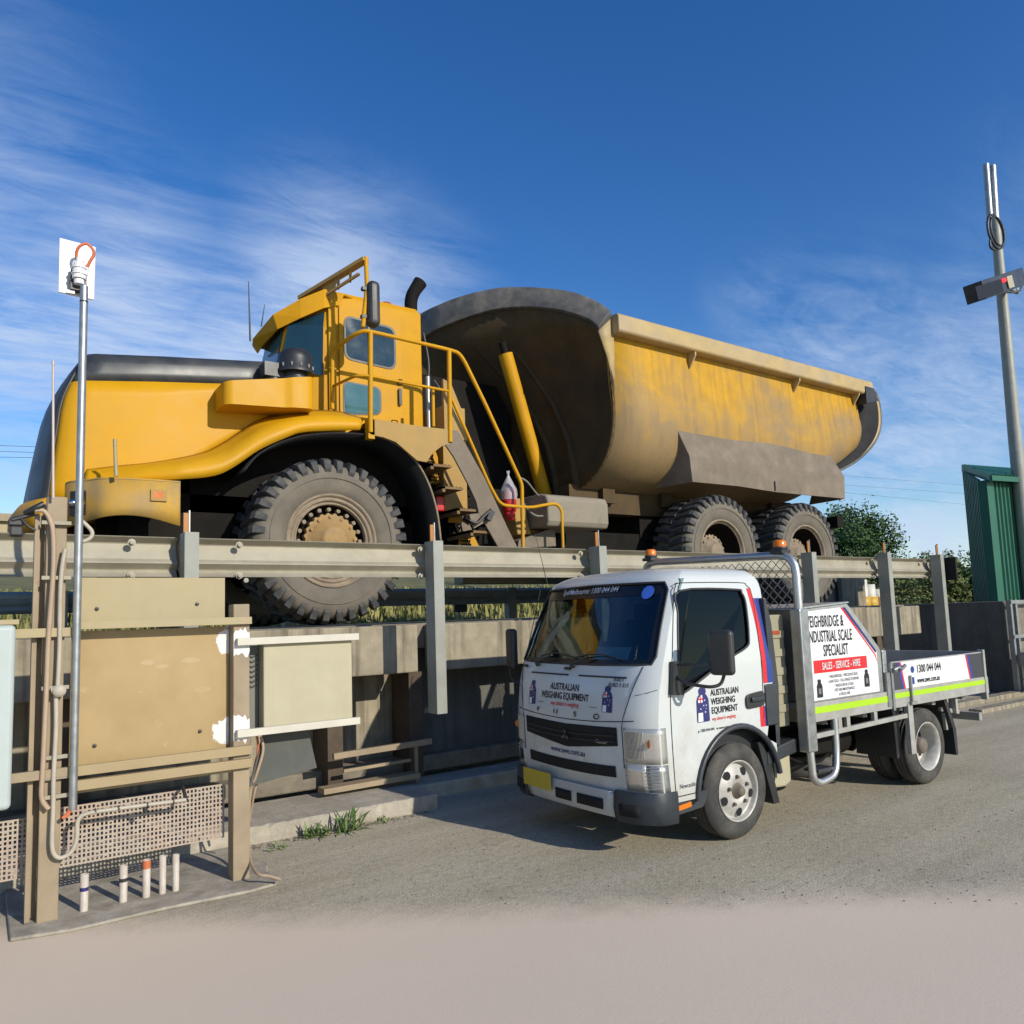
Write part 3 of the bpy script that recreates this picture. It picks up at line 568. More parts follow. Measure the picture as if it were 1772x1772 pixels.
for (x, z, rx, rz) in ((.93, 1.5, .05, .02), (1.02, 1.47, .05, .015), (1.2, 1.5, .07, .02), (1.28, 1.3, .06, .02), (1.0, 1.1, .025, .03), (.57, 1.35, .03, .02), (1.05, .96, .02, .02), (.88, 1.3, .05, .02)):
    q = patch(x, z, rx, rz); f2 = q if f2 is None else math_(tt, 'MAXIMUM', f2, q)
base = mixc(tt, math_(tt, 'MULTIPLY', math_(tt, 'MULTIPLY', f2, ramp(tt, na.outputs[0], ((.42, 0.), (.6, 1.)))), .3), base, (.5, .42, .26)); base = mixc(tt, f1, base, (.66, .65, .62))
Lk(tt, base, bb.inputs['Base Color']); bb.inputs['Roughness'].default_value = .5
fr_w = mat('white_splash', (.78, .77, .74), .5, var=.04)
g = MB(); g.box(.49, 1.45, 5.585, 5.598, .87, 1.72); g.build('main_panel', tw, fr, bevel=.003)
g = MB()
for z, h in ((1.73, .05),): g.box(.49, 1.57, 5.45, 5.488, z, z+h)
g.build('upper_rail', tanl, fr, bevel=.003)
g = MB(); g.box(.49, 1.57, 5.45, 5.487, .845, .905); g.build('lower_rail', tan, fr, bevel=.003)
g = MB(); g.box(.49, 1.57, 5.44, 5.486, .76, .82); g.box(.49, 1.5, 5.5, 5.53, .735, .75); g.build('bottom_rail', tan, fr, bevel=.003)
g = MB(); g.box(-.4, .49, 5.455, 5.489, 1.69, 1.745); g.build('left_upper_rail', tanl, fr, bevel=.003)
g = MB(); g.box(-.4, .49, 5.455, 5.489, .85, .905); g.build('left_lower_rail', tanp, fr, bevel=.003)
g = MB()
for x, z in ((.63, 1.86), (1.24, 1.88), (1.26, 1.02), (.63, 1.0)): g.lathe([(0, -.012), (.012, -.01), (.013, 0)], (x, 5.6 if z > 1.7 else 5.585, z), (0, 1, 0), 8, False)
g.build('screws', blk, fr)
# white splash on the right post
rn = random.Random(3)
for z0, z1 in ((1.52, 1.69), (.93, 1.10)):
    g = MB(); e0 = [(1.456+.108*k/7, z0+rn.uniform(-.02, .03)) for k in range(8)]; e1 = [(1.564-.108*k/7, z1+rn.uniform(-.03, .02)) for k in range(8)]
    g.prism([(x, 5.489, z) for x, z in e0+e1], (0, -.002, 0)); g.build('paint_splash', fr_w, fr)
# rails carrying the cream box
g = MB(); g.box(1.47, 2.36, 5.44, 5.482, 1.585, 1.635); g.build('box_upper_rail', mat('whitewashed_rail', (.62, .58, .48), .6, var=.12), fr, bevel=.003)
g = MB(); g.box(1.47, 2.36, 5.44, 5.482, .965, 1.015); g.build('box_lower_rail', MATS['whitewashed_rail'], fr, bevel=.003)
r = root('junction_box', 'smooth cream junction box hung on two rails right of the tan panel', 'electrical box', (1.98, 5.6, 1))
g = MB(); g.box(1.66, 2.32, 5.487, 5.68, .99, 1.60); g.build('door', cream, r, bevel=.008)
g = MB(); g.box(1.575, 1.655, 5.60, 5.68, .99, 1.58); g.build('side_plate', grey, r)
g = MB()
for i in range(7): g.beam((1.585, 5.597, 1.30+i*.035), (1.61, 5.594, 1.285+i*.035), .012, .008); g.beam((1.61, 5.594, 1.285+i*.035), (1.645, 5.597, 1.30+i*.035), .012, .008)
g.build('vent', blk, r)
g = MB(); g.prism([(1.70, 5.62, .97), (2.02, 5.62, .97), (2.09, 5.62, .66), (1.6, 5.62, .60)], (0, .012, 0)); tag(g.build('rubber_flap', rubflap, origin=(1.85, 5.62, .97)), 'grey rubber flap hanging under the cream junction box', 'flap')
# perforated guards (woven strips with real holes)
def mesh_guard(x0, x1, z0, z1, y, nx, nz):
    g = MB(); px_ = (x1-x0)/nx; pz = (z1-z0)/nz
    for i in range(nx+1): g.box(x0+i*px_-.0055, x0+i*px_+.0055, y-.003, y+.003, z0, z1)
    for k in range(nz+1):
        g.box(x0, x1, y-.0045, y+.0045, z0+k*pz-.005, z0+k*pz+.005)
    random.seed(nx)
    for i in range(nx):
        for k in range(nz):
            if (i+k*2) % 5 == 0: g.box(x0+i*px_, x0+(i+1)*px_, y-.002, y+.002, z0+(k+.55)*pz, z0+(k+1)*pz)
    return g
meshm = mat('perforated_guard', (.45, .38, .30), .6, var=.12, vscale=12, dirt=(.45, .24, .16), dscale=3.5, damt=.5)
r = root('perforated_guard', 'perforated beige guard sheet low between the two tan posts, above the pipe stubs', 'guard panel', (.95, 5.63, .45), 'perforated guards')
mesh_guard(.455, 1.43, .285, .635, 5.64, 40, 12).build('mesh', meshm, r)
r = root('perforated_guard', 'perforated beige guard sheet cut off by the left edge of the photo', 'guard panel', (0, 5.66, .45), 'perforated guards')
mesh_guard(-.5, .285, .26, .60, 5.66, 32, 12).build('mesh', meshm, r)
# PVC stubs
pl = ['white pipe stub with a blue band, the one nearest the left post', 'white pipe stub with a dark band, second from the left post', 'white pipe stub with an orange top, middle of the five', 'slim white pipe stub, second nearest to the right post', 'slim white pipe stub nearest the right post']
for i, (x, yb, yt, rr) in enumerate(((145, 1576, 1512, .0235), (213, 1560, 1497, .0235), (253, 1552, 1487, .0235), (281, 1546, 1480, .021), (304, 1541, 1478, .021))):
    a = at(x, yb, Z=.022); h = at(x, yt, Y=a.y).z
    r = root('pipe_stub', pl[i], 'pipe', (a.x, a.y, .022), 'pipe stubs rising from the concrete pad')
    g = MB(); g.lathe([(rr, 0), (rr, h-.02), (rr*.8, h-.02), (rr*.8, h-.1)], (a.x, a.y, .018), (0, 0, 1), 16); g.build('tube', pvc, r)
    if i < 3:
        g = MB(); z0 = h-.10 if i < 2 else h-.055; g.lathe([(rr+.0012, z0), (rr+.0012, z0+(.022 if i < 2 else .05))], (a.x, a.y, 0), (0, 0, 1), 16); g.build('band', [navy, blk, orgc][i], r)
# conduits on the left post (parts of the frame assembly)
def P(x, y, Y=5.45): return at(x, y, Y=Y)
g = MB(); g.tube(crom([P(60, 883), P(75, 884), P(86, 898), P(92, 925), P(92, 990), P(84, 1100), P(80, 1200), P(74, 1330), P(72, 1380), P(84, 1400)], 5), .0145, 8); g.build('beige_conduit', condb, fr)
g = MB(); g.tube(crom([P(113, 950), P(107, 985), P(104, 1040), P(103, 1120), P(100, 1185), P(97, 1205), P(97, 1260), P(93, 1340), P(92, 1400), P(90, 1460), P(95, 1480), P(108, 1484), P(125, 1472), P(133, 1450), P(135, 1420), P(150, 1408), P(200, 1400), P(260, 1392), P(322, 1384)], 6), .0135, 8); g.build('grey_conduit', cond, fr)
g = MB(); g.lathe([(0, -.035), (.036, -.035), (.036, .01)], (P(102, 1195).x, 5.45, P(102, 1195).z), (0, 1, 0), 20); g.lathe([(.016, 0), (.016, .06)], (P(88, 1195).x, 5.45, P(88, 1195).z), (1, 0, 0), 12); g.build('conduit_junction', cond, fr)
g = MB(); g.tube(crom([P(322, 1384), P(318, 1368, 5.5), P(316, 1362, 5.6)], 4), .012, 8); g.tube([P(250, 1396), P(252, 1405)], .016, 6)
for x in (165, 205, 255, 300): a = P(x, 1404-(x-150)*.12+1); g.lathe([(.015, -.005), (.015, .005)], a, (1, 0, .1), 10)
g.build('conduit_clips', blk, fr)
g = MB()
for y in (905, 1000, 1092, 1180+10, 1310, 1345, 1378): a = P(98, y, 5.47); g = MB(); g.cbox(a, .16, .022, .024); g.build('strut_bracket', galvp, fr, bevel=.003)
g = MB(); g.tube(crom([P(140, 900, 5.46), P(158, 918, 5.46), P(157, 930, 5.46), P(143, 937, 5.46), P(128, 936, 5.46)], 5), .013, 8); g.build('conduit_loop', cond, fr)
g = MB(); g.tube([P(92, 862), P(92, 630)], [.0085, .0065], 8); g.tube([P(92, 632), P(92, 625)], .0085, 8)
ro = g.build('rod_aerial', mat('fibreglass_rod', (.6, .5, .44), .5), None, origin=P(92, 862)); tag(ro, 'thin pale rod aerial with a black tip on top of the left tan post', 'aerial')
g = MB(); g.tube([P(199, 823, 7.9), P(201, 765, 7.9)], [.018, .014], 8); g.tube([P(201, 768, 7.9), P(201, 760, 7.9)], .016, 8)
# camera on bracket at top left
r = root('camera_unit', 'black camera with cables on a bracket beside the top of the left tan post', 'camera', P(30, 915, 5.5))
g = MB(); g.cbox(P(28, 920, 5.55), .07, .09, .06); g.cbox(P(27, 905, 5.52), .08, .05, .04); g.build('housing', blk, r, bevel=.01)
g = MB(); g.tube(crom([P(45, 888, 5.5), P(60, 880, 5.45), P(76, 872, 5.45)], 4), .02, 8); g.tube(crom([P(35, 895, 5.5), P(48, 910, 5.48), P(62, 918, 5.48)], 4), .009, 6); g.tube([P(20, 900, 5.5), P(60, 889, 5.5)], .014, 8); g.build('cables', blk, r)
# pole with reader antenna
r = root('reader_pole', 'galvanised pole carrying a square white antenna panel and an orange cable loop', 'antenna pole', (.51, 5.43, .65))
X0 = P(134, 1000).x
g = MB(); g.tube([(X0, 5.43, P(120, 1402, 5.43).z), (X0, 5.43, P(137, 494, 5.43).z)], .0235, 16); g.build('pole', galv, r)
g = MB(); g.tube(crom([P(121, 1398, 5.43), P(118, 1408, 5.43), P(108, 1416, 5.43)], 3), .012, 8); g.build('cable_tail', orgc, r)
a = P(103, 411, 5.52); b2 = P(166, 427, 5.56); c2 = P(163, 519, 5.56); d2 = P(101, 505, 5.52)
g = MB(); g.prism([a, b2, c2, d2], (0.0, .018, 0)); g.build('antenna_panel', whitep, r, bevel=.006, seg=3)
g = MB(); g.tube(crom([P(134, 452, 5.46), P(132, 440, 5.45), P(137, 427, 5.43), P(150, 422, 5.42), P(161, 432, 5.42), P(162, 442, 5.43), P(156, 452, 5.44), P(150, 464, 5.45)], 5), .0095, 10); g.build('cable_loop', orgc, r)
g = MB(); c_ = P(137, 470, 5.46)
for z0, z1, rr in ((-.09, -.06, .03), (-.055, -.03, .04), (-.028, -.02, .046), (-.018, .01, .04), (.012, .02, .046), (.022, .05, .036), (.05, .085, .02)): g.lathe([(0, z0), (rr, z0), (rr, z1), (0, z1)], (c_.x, 5.45, c_.z), (0, 0, 1), 14, False)
g.tube([P(150, 464, 5.45), P(147, 480, 5.45)], .014, 8); g.cbox(P(122, 506, 5.5), .045, .03, .02); g.build('cable_glands', whitep, r)
g = MB(); g.box(c_.x-.045, c_.x+.045, 5.47, 5.53, c_.z-.12, c_.z+.01); g.cbox(P(147, 508, 5.47), .02, .02, .05); g.tube([P(143, 520, 5.45), P(143, 540, 5.45)], .006, 6); g.lathe([(.0245, 0), (.0245, .01)], (X0, 5.43, P(135, 522, 5.43).z), (0, 0, 1), 14); g.build('mount_bracket', blk, r)
# left cabinet
r = root('pale_cabinet', 'pale blue grey steel cabinet cut off by the left edge of the photo', 'cabinet', (-.1, 5.5, .7))
g = MB(); g.box(-.45, .185, 5.30, 5.452, .73, 1.77); g.build('box', paleb, r, bevel=.03, seg=4)
g = MB(); g.box(-.45, .2, 5.32, 5.454, 1.772, 1.80); g.build('top_rail', tanl, r)
# cables beside the right post
for i, (pts, ma, rr, lb) in enumerate((([P(452, 1275, 5.6), P(455, 1300, 5.6), P(442, 1345, 5.62), P(433, 1370, 5.65), P(430, 1450, 5.7), P(434, 1490, 5.5), P(446, 1512, 5.3), P(465, 1516, 5.25), P(486, 1522, 5.2)], condb, .011, 'thickest beige cable looping from the junction box down to the concrete pad'),
        ([P(445, 1274, 5.63), P(446, 1300, 5.63), P(436, 1350, 5.66), P(431, 1400, 5.7), P(430, 1440, 5.8)], orgc, .008, 'orange cable hanging behind the right tan post'),
        ([P(459, 1270, 5.66), P(462, 1298, 5.66), P(450, 1340, 5.68), P(440, 1372, 5.7), P(432, 1420, 5.8)], condb, .009, 'thin beige cable hanging just right of the orange one'))):
    g = MB(); g.tube(crom(pts, 5), rr, 8); tag(g.build('cable', ma, origin=pts[0]), lb, 'cable', 'cables under the cream junction box')
# weeds at the kerb
for i, (x, y, n, h, lb) in enumerate(((546, 1448, 60, .17, 'low spreading green weed tuft at the kerb, the left one'), (603, 1438, 50, .27, 'taller spiky green weed tuft at the kerb, the right one'), (478, 1470, 16, .07, 'tiny green sprout in the dirt between the right tan post and the two bigger weeds'), (655, 1420, 14, .07, 'tiny sprout at the kerb just right of the two bigger weeds'))):
    a = at(x, y, Z=0); a.y = min(a.y, 6.3); a.z = 0; r = root('weed', lb, 'weed', a, 'weeds at the foot of the kerb'); g = MB(); rnd = random.Random(i)
    for k in range(n):
        an = rnd.uniform(0, 6.283); L_ = h*rnd.uniform(.5, 1.1); el = rnd.uniform(.15, 1.35); wv = rnd.uniform(.006, .012)
        d = Vector((math.cos(an)*math.cos(el), math.sin(an)*math.cos(el), math.sin(el))); sd = Vector((-d.y, d.x, 0)).normalized()*wv
        s0 = a+Vector((rnd.uniform(-.09, .09), rnd.uniform(-.05, .05), 0)); m1 = s0+d*L_*.55; e = s0+d*L_+Vector((0, 0, -L_*.18))
        g.add([s0-sd*.6, s0+sd*.6, m1+sd, m1-sd, e], [(0, 1, 2, 3), (3, 2, 4)])
    g.build('leaves', weedm, r)
rnd = random.Random(9); g = MB()
for k in range(900):
    p = Vector((rnd.uniform(1.8, 3.4), 6.34-abs(rnd.gauss(0, .07)), .003)) if k < 420 else at(rnd.uniform(350, 1760), rnd.uniform(1330, 1565), Z=.003)
    s_ = rnd.uniform(.003, .012) if k < 420 else rnd.uniform(.003, .008); g.cbox(p, s_, s_*rnd.uniform(.5, 1.5), s_*.7, Matrix.Rotation(rnd.random()*3, 3, 'Z'))
tag(g.build('gravel', conc), 'small loose stones and grit on the asphalt', 'gravel', kind='stuff')
# ================================================================ DUMP TRUCK
DK = 1.704
dt = root('dump_truck', 'huge dusty yellow articulated dump truck standing on the weighbridge', 'dump truck', (3.3, 9.8, DK))
YC = 9.8
def big_wheel(name, X, face, sgn, deep):
    """sgn -1: outer face towards -Y"""
    w_ = bpy.data.objects.new('wheel', None); C.objects.link(w_); w_.parent = dt; w_.location = Vector((X, face, DK+.935))-ORG[dt.name]; return w_
_wc = {}
def wheel_meshes(kind):
    if kind in _wc: return _wc[kind]
    R0 = .935; W = .74; out = {}
    tyr = MB()
    prof = [(.50, .10), (.53, .045), (.60, .02), (.72, .0), (.80, .015), (.86, .06), (.885, .14), (.89, .25), (.89, W-.25), (.885, W-.14), (.86, W-.06), (.80, W-.015), (.72, W), (.60, W-.02), (.53, W-.05), (.50, W-.1)]
    tyr.lathe(prof, (0, 0, 0), (0, 1, 0), 72)
    tyr.lathe([(.70, -.006), (.712, -.012), (.72, -.006)], (0, 0.0, 0), (0, 1, 0), 72)
    lug = MB(); nL = 36; _lr = random.Random(7)
    for side in (0, 1):
        for i in range(nL):
            a = 2*math.pi*(i+.5*side)/nL+_lr.uniform(-.006, .006); dth = _lr.uniform(.56, .64)*2*math.pi/nL; wr_ = _lr.uniform(-.007, .003)
            def pt(r, th, y):
                r += wr_; return Vector((r*math.cos(th), y if side == 0 else W-y, r*math.sin(th)))
            # shoulder block: from sidewall shoulder to past the centre, slightly swept
            secs = [(.845, .872, .028, -.004, .0, .75), (.86, .925, .03, .05, .0, .9), (.88, R0, .12, .13, .02, 1.), (.88, R0+.002, .24, .24, .05, 1.), (.88, R0, .37, .37, .09, .8)]
            ring = []
            secs = [((.775, .004), (.81, -.006)), ((.835, .012), (.905, .012)), ((.87, .06), (R0, .07)), ((.88, .22), (R0+.003, .22)), ((.885, .36), (R0, .36))]
            for k, ((r0, y0), (r1, y1)) in enumerate(secs):
                sw = (0, .0, .012, .045, .09)[k]; hw = dth/2*(.8, .92, 1., .95, .7)[k]
                ring.append([pt(r0, a+sw-hw*1.05, y0), pt(r1, a+sw-hw*.88, y1), pt(r1, a+sw+hw*.88, y1), pt(r0, a+sw+hw*1.05, y0)])
            vs = [v for q in ring for v in q]; fs = [(0, 1, 2, 3), (16, 19, 18, 17)]
            for k in range(4): fs += [(k*4+j, (k+1)*4+j, (k+1)*4+j+1, k*4+j+1) for j in range(3)]
            lug.add(vs, fs)
    rim = MB(); barrel = MB()
    if kind == 'front':
        rim.lathe([(.535, .06), (.53, .03), (.505, .03), (.50, .06), (.475, .062), (.47, .045), (.452, .045), (.448, .075), (.43, .08), (.425, .062), (.41, .062), (.405, .12)], (0, 0, 0), (0, 1, 0), 64)
        barrel.lathe([(.405, .12), (.39, .2), (.0, .2)], (0, 0, 0), (0, 1, 0), 32)
    else:
        rim.lathe([(.535, .06), (.53, .03), (.505, .03), (.50, .05), (.47, .08)], (0, 0, 0), (0, 1, 0), 64); barrel.lathe([(.47, .08), (.45, .2), (.43, .38), (.0, .40)], (0, 0, 0), (0, 1, 0), 64)
    hub = MB(); n = 24; pr = []
    hy = .02 if kind == 'front' else .22
    ring0 = []; ring1 = []
    for i in range(n*4):
        a = 2*math.pi*i/(n*4); rr = .305+.009*(1 if (i % 4) in (0, 1) else -1)
        ring0.append(Vector((rr*math.cos(a), hy+.15, rr*math.sin(a)))); ring1.append(Vector((rr*math.cos(a), hy+.06, rr*math.sin(a))))
    hub.grid([ring0, ring1], closed=True, smooth=False)
    hub.lathe([(.29, hy+.06), (.27, hy+.05), (.24, hy+.03), (.20, hy-.02), (.155, hy-.04), (.15, hy-.06), (.11, hy-.065), (0, hy-.065)], (0, 0, 0), (0, 1, 0), 40)
    hub.add(ring1, [list(range(n*4))])
    for i in range(12):
        a = 2*math.pi*i/12; hub.lathe([(0, -.03), (.016, -.028), (.016, 0)], (.265*math.cos(a), hy+.05, .265*math.sin(a)), (0, 1, 0), 8, False)
    nuts = MB()
    for i in range(20):
        a = 2*math.pi*(i+.5)/20
        if kind == 'front': nuts.lathe([(0, -.05), (.024, -.047), (.026, -.01), (.03, 0)], (.362*math.cos(a), .165, .362*math.sin(a)), (0, 1, 0), 8, False)
    res = []
    for nm, mb, ma in (('tyre', tyr, rubside), ('tread', lug, rub), ('rim', rim, rimM), ('rim_well', barrel, chas), ('hub', hub, hubM if kind == 'front' else rimM), ('wheel_nuts', nuts, rimM)):  # rim well takes the near-black to stand for deep shadow round the hub
        if not mb.v: continue
        me = bpy.data.meshes.new(nm); me.from_pydata(mb.v, [], mb.f); bm = bmesh.new(); bm.from_mesh(me); bmesh.ops.recalc_face_normals(bm, faces=bm.faces); bm.to_mesh(me); bm.free()
        me.polygons.foreach_set('use_smooth', mb.sm); me.materials.append(ma); res.append((nm, me))
    _wc[kind] = res; return res
for (X, kind) in ((3.244, 'front'), (9.81, 'rear'), (12.05, 'rear')):
    for side in (0, 1):
        w_ = bpy.data.objects.new('wheel', None); C.objects.link(w_); w_.parent = dt
        w_.location = Vector((X, 8.13 if side == 0 else 11.47, DK+.935))-ORG[dt.name]
        w_.rotation_euler = (0, .35*(1+side)+X, R_(180) if side else 0)
        for nm, me in wheel_meshes(kind): c_ = bpy.data.objects.new(nm, me); C.objects.link(c_); c_.parent = w_
# the chassis
g = MB()
for y in (9.2, 10.4): g.beam((1.0, y, 2.75), (6.2, y, 2.75), .16, .5); g.beam((6.6, y, 2.75), (13.0, y, 2.75), .16, .5)
g.box(1.2, 5.0, 8.95, 10.7, 2.35, 3.2); g.box(1.9, 5.4, 8.95, 10.65, 3.0, 3.95); g.box(5.0, 6.6, 9.3, 10.3, 2.4, 3.6)
for X in (3.244, 9.81, 12.05): g.lathe([(.28, -1.4), (.2, -.5), (.34, -.3), (.34, .3), (.2, .5), (.28, 1.4)], (X, YC, DK+.93), (0, 1, 0), 20)
g.box(8.9, 13.0, 9.1, 10.5, 2.9, 3.75); g.lathe([(.33, 0), (.33, .5)], (6.5, YC, 2.8), (0, 0, 1), 20)
g.build('chassis', chas, dt)
# bonnet: cross-sections from nose to cab
def hood_sec(u, part):
    """u 0..1 nose to rear. returns list of section points (near-bottom, over the top, far-bottom)"""
    x0 = lambda z: .50+.04*max(0, z-3.0)+.30*max(0, (z-3.9)/.8)**2
    ztop = 4.62+.30*u; hw = 1.05+.12*min(1, u*3); out = []
    prof = [(-1.0, 3.05), (-1.0, 3.5), (-1.0, 3.9), (-1.0, 4.27+.24*u)] if part == 'near' else None
    return ztop, hw, x0
def hood_pt(u, t, z, bulge=0):
    # t in -1..1 across; near side t=-1
    hw = 1.02+.05*min(1, u*3)
    x0 = .58+.08*max(0, z-3.0)+.22*max(0, (z-4.0)/.7)**1.6 - max(.08, .22-.085*max(0, z-3))*(1-abs(t)**3)
    return Vector((x0+(2.86-x0)*u, YC+t*hw, z))
zb = lambda u: 4.27+.25*u       # black / yellow line
zt = lambda u: 4.60+.22*u       # top shoulder
g = MB()
us = [0, .015, .04, .1, .2, .35, .5, .65, .8, 1]
for t_ in (-1, 1):
    g = MB(); rows = []
    for u in us:
        row = []
        for k in range(9):
            lo_ = 3.02 if u < .36 else 3.02+(4.02-3.02)*min(1, (u-.36)/.5)**.8; z = lo_+(zb(u)-lo_)*k/8
            rnd_ = .10*(1-min(1, u/.04))**2
            p = hood_pt(u, t_*(1-rnd_), z); row.append(p)
        rows.append(row)
    g.grid(rows); g.build('bonnet_side', yelc, dt, solid=.02, auto=50)
g = MB(); rows = []
for u in us:
    row = []; rnd_ = .10*(1-min(1, u/.04))**2
    for (t_, dzf) in ((-1, 0), (-1, .3), (-.995, .6), (-.97, .85), (-.92, 1.), (-.8, 1.12), (-.5, 1.25), (0, 1.3), (.5, 1.25), (.8, 1.12), (.92, 1.), (.97, .85), (.995, .6), (1, .3), (1, 0)):
        z = zb(u)+(zt(u)-zb(u))*dzf+.002; row.append(hood_pt(u, t_*(1-rnd_), z))
    rows.append(row)
g.grid(rows); g.build('bonnet_top', blkhood, dt, solid=.02, auto=60)
g = MB(); rows = []
for k in range(16):
    z = 2.78+(4.60-2.78)*k/15; row = []
    for j in range(17):
        t_ = (-.93+1.86*j/16)*(1 if k < 14 else .95); p = hood_pt(0, t_, z); p.x -= .015*math.sin(k/15*3.14); row.append(p)
    rows.append(row)
g.grid(rows); g.build('grille', blk, dt, solid=.03, auto=60)
# front lip and bumper
g = MB(); rows = []
for z, dx in ((3.04, -.05), (2.93, -.12), (2.78, -.12), (2.72, -.02)): rows.append([Vector((hood_pt(0, -1.02+2.04*j/14, 3.0).x+dx, YC+(-1.02+2.04*j/14)*1.09, z)) for j in range(15)])
g.grid(rows); g.build('front_lip', yel, dt, solid=.03)
for sy in (1, -1):
    g = MB(); yo = YC+sy*1.55; yi = YC+sy*.98
    pl = crom([(1.66, yo, 0), (1.3, yo-sy*.0, 0), (1.0, yo-sy*.06, 0), (.85, yo-sy*.24, 0), (.72, YC+sy*1.15, 0), (.68, yi, 0)], 5)
    rows = []
    for z, zz in ((3.19, 0), (2.93, 1), (2.78, 2)):
        rows.append([Vector((p.x, p.y, z+(0 if zz < 2 else (-.03+.09*math.sin(min(1, max(0, (p.x-.7)/.95))*math.pi))))) for p in pl])
    g.grid(rows); g.add([Vector((p.x, p.y, 3.19)) for p in pl]+[Vector((1.66, yi, 3.19))], [list(range(len(pl)+1))])
    fb = g.build('front_bumper', bumpM, dt, solid=.02, auto=40)
g = MB(); a = at(143, 843, Y=8.42); b2 = at(170, 888, Y=8.42)
g.prism([Vector((.735, 8.53, 3.08)), Vector((.84, 8.47, 3.09)), Vector((.84, 8.47, 2.85)), Vector((.735, 8.53, 2.84))], (-.03, -.03, 0)); hb = g.build('headlight_recess', black_hole, fb)
for x in (.755, .81):
    g = MB(); g.lathe([(0, -.03), (.03, -.025), (.04, -.01), (.042, 0)], (x-.02, 8.475-(x-.755)*.5, 2.965), (-.3, .95, 0), 14); g.build('headlight', chrome, fb)
g = MB(); g.cbox((1.45, 8.235, 3.05), .11, .02, .085); g.build('indicator', amber, fb, bevel=.008)
g = MB(); g.box(1.38, 1.53, 8.225, 8.243, 2.99, 3.105); g.build('indicator_frame', yeldust, fb)
g = MB(); g.tube([at(201, 824, Y=8.2), at(199, 772, Y=8.2)], [.02, .016], 8); g.tube([at(199, 772, Y=8.2), at(199, 760, Y=8.2)], .018, 8); g.build('marker_rod', tanl, fb)
# bonnet-side fender flare
lo = [(150, 838), (200, 833), (250, 829), (318, 829), (372, 823), (405, 808), (450, 778), (499, 756), (524, 748), (575, 745), (623, 744)]
up = [(150, 812), (200, 806), (273, 798), (348, 783), (385, 765), (415, 745), (450, 724), (500, 712), (549, 709), (590, 712), (618, 720)]
def loft(A, B, ya, yb):
    LA = crom([at(x, y, Y=ya) for x, y in A], 5); LB = crom([at(x, y, Y=yb) for x, y in B], 5); rows = []
    for s_, bul in ((0, 0), (.2, .04), (.42, .09), (.62, .13), (.84, .085), (1, 0)):
        rows.append([b_.lerp(a_, s_)+Vector((0, -bul, bul*.35)) for a_, b_ in zip(LA, LB)])
    return rows, LA
g = MB(); rows, LA = loft(lo, up, 8.30, 8.74)
n_ = len(rows[0])
for r_ in rows:
    for i in range(n_):                       # fade the flare into the bonnet at its front end
        f = min(1, i/14); tgt = 8.74; r_[i].y = tgt+(r_[i].y-tgt)*(.25+.75*f)
g.grid(rows); g.build('front_fender', yelc, dt, solid=.02, auto=60)
# wheel arch liner
arc = crom([at(x, y, Y=8.28) for x, y in ((420, 815), (450, 782), (499, 759), (545, 750), (600, 748), (645, 753), (685, 768), (720, 799), (742, 838), (756, 885), (762, 930), (763, 945))], 4)
g = MB(); g.grid([arc, [p+Vector((0, .85, 0)) for p in arc]]); g.build('arch_liner', black_hole, dt, solid=.02)
# rear fascia of the cab deck
top = [at(x, y, Y=8.2) for x, y in ((640, 724), (680, 730), (733, 738), (777, 743), (779, 768))]
bot = [at(x, y, Y=8.2) for x, y in ((764, 945), (760, 890), (752, 842), (738, 815), (722, 797), (700, 778), (685, 765), (664, 757), (640, 752))]
mid = [at(x, y, Y=8.2) for x, y in ((765, 772), (748, 785), (735, 800), (741, 820), (752, 835), (757, 870), (766, 945))]
g = MB(); g.prism(top+[at(765, 772, Y=8.2), at(748, 785, Y=8.2), at(739, 800, Y=8.2), at(722, 797, Y=8.2)]+bot[5:], (0, .03, 0)); g.build('rear_fender', yeldust, dt, bevel=.006)
g = MB(); g.tube([p for p in arc][20:], .014, 6); g.build('fender_edge', rimM, dt)
g = MB(); a = at(640, 727, Y=8.2); b2 = at(777, 743, Y=8.2); g.box(a.x, b2.x, 8.235, 9.0, a.z-.05, a.z); g.build('deck', yeldust, dt)
g = MB(); g.box(a.x-.02, a.x+.06, 8.2, 8.3, a.z-.22, a.z+.03); g.build('fender_bracket', yel, dt)
# air box and pre-cleaner
bx = root
g = MB()
outl = crom([(2.16, 8.36, 0), (2.11, 8.5, 0), (2.11, 8.7, 0)], 3)
pl = [(2.11, 8.78)]+[(2.21-.10*math.cos(a_*.175), 8.43-.10*math.sin(a_*.175)) for a_ in range(10)]+[(2.74, 8.33), (2.78, 8.325), (2.82, 8.31), (2.86, 8.30)]+[(3.01+.10*math.sin(a_*.175), 8.40-.10*math.cos(a_*.175)) for a_ in range(10)]+[(3.11, 8.78)]
z0f = lambda x: 4.10+.06*(x-2.1); z1f = lambda x: 4.35+.19*(x-2.1)
rows = [[Vector((x, y, z0f(x))) for x, y in pl], [Vector((x, y, z1f(x))) for x, y in pl]]
g.grid(rows, smooth=True); g.add(rows[1], [list(range(len(pl)))]); g.add(rows[0], [list(range(len(pl)))]); g.build('air_box', yelc, dt, auto=35)
g = MB(); c0 = (2.95, 8.52, 4.50)
g.lathe([(.19, 0), (.19, .03), (.14, .05), (.14, .09), (.215, .10), (.215, .13), (.20, .15), (.20, .27), (.185, .33), (.14, .375), (.06, .39), (0, .39)], c0, (0, 0, 1), 32)
for k in range(12): a_ = k*math.pi/6; g.cbox((c0[0]+.20*math.cos(a_), c0[1]+.20*math.sin(a_), c0[2]+.17), .02, .02, .04)
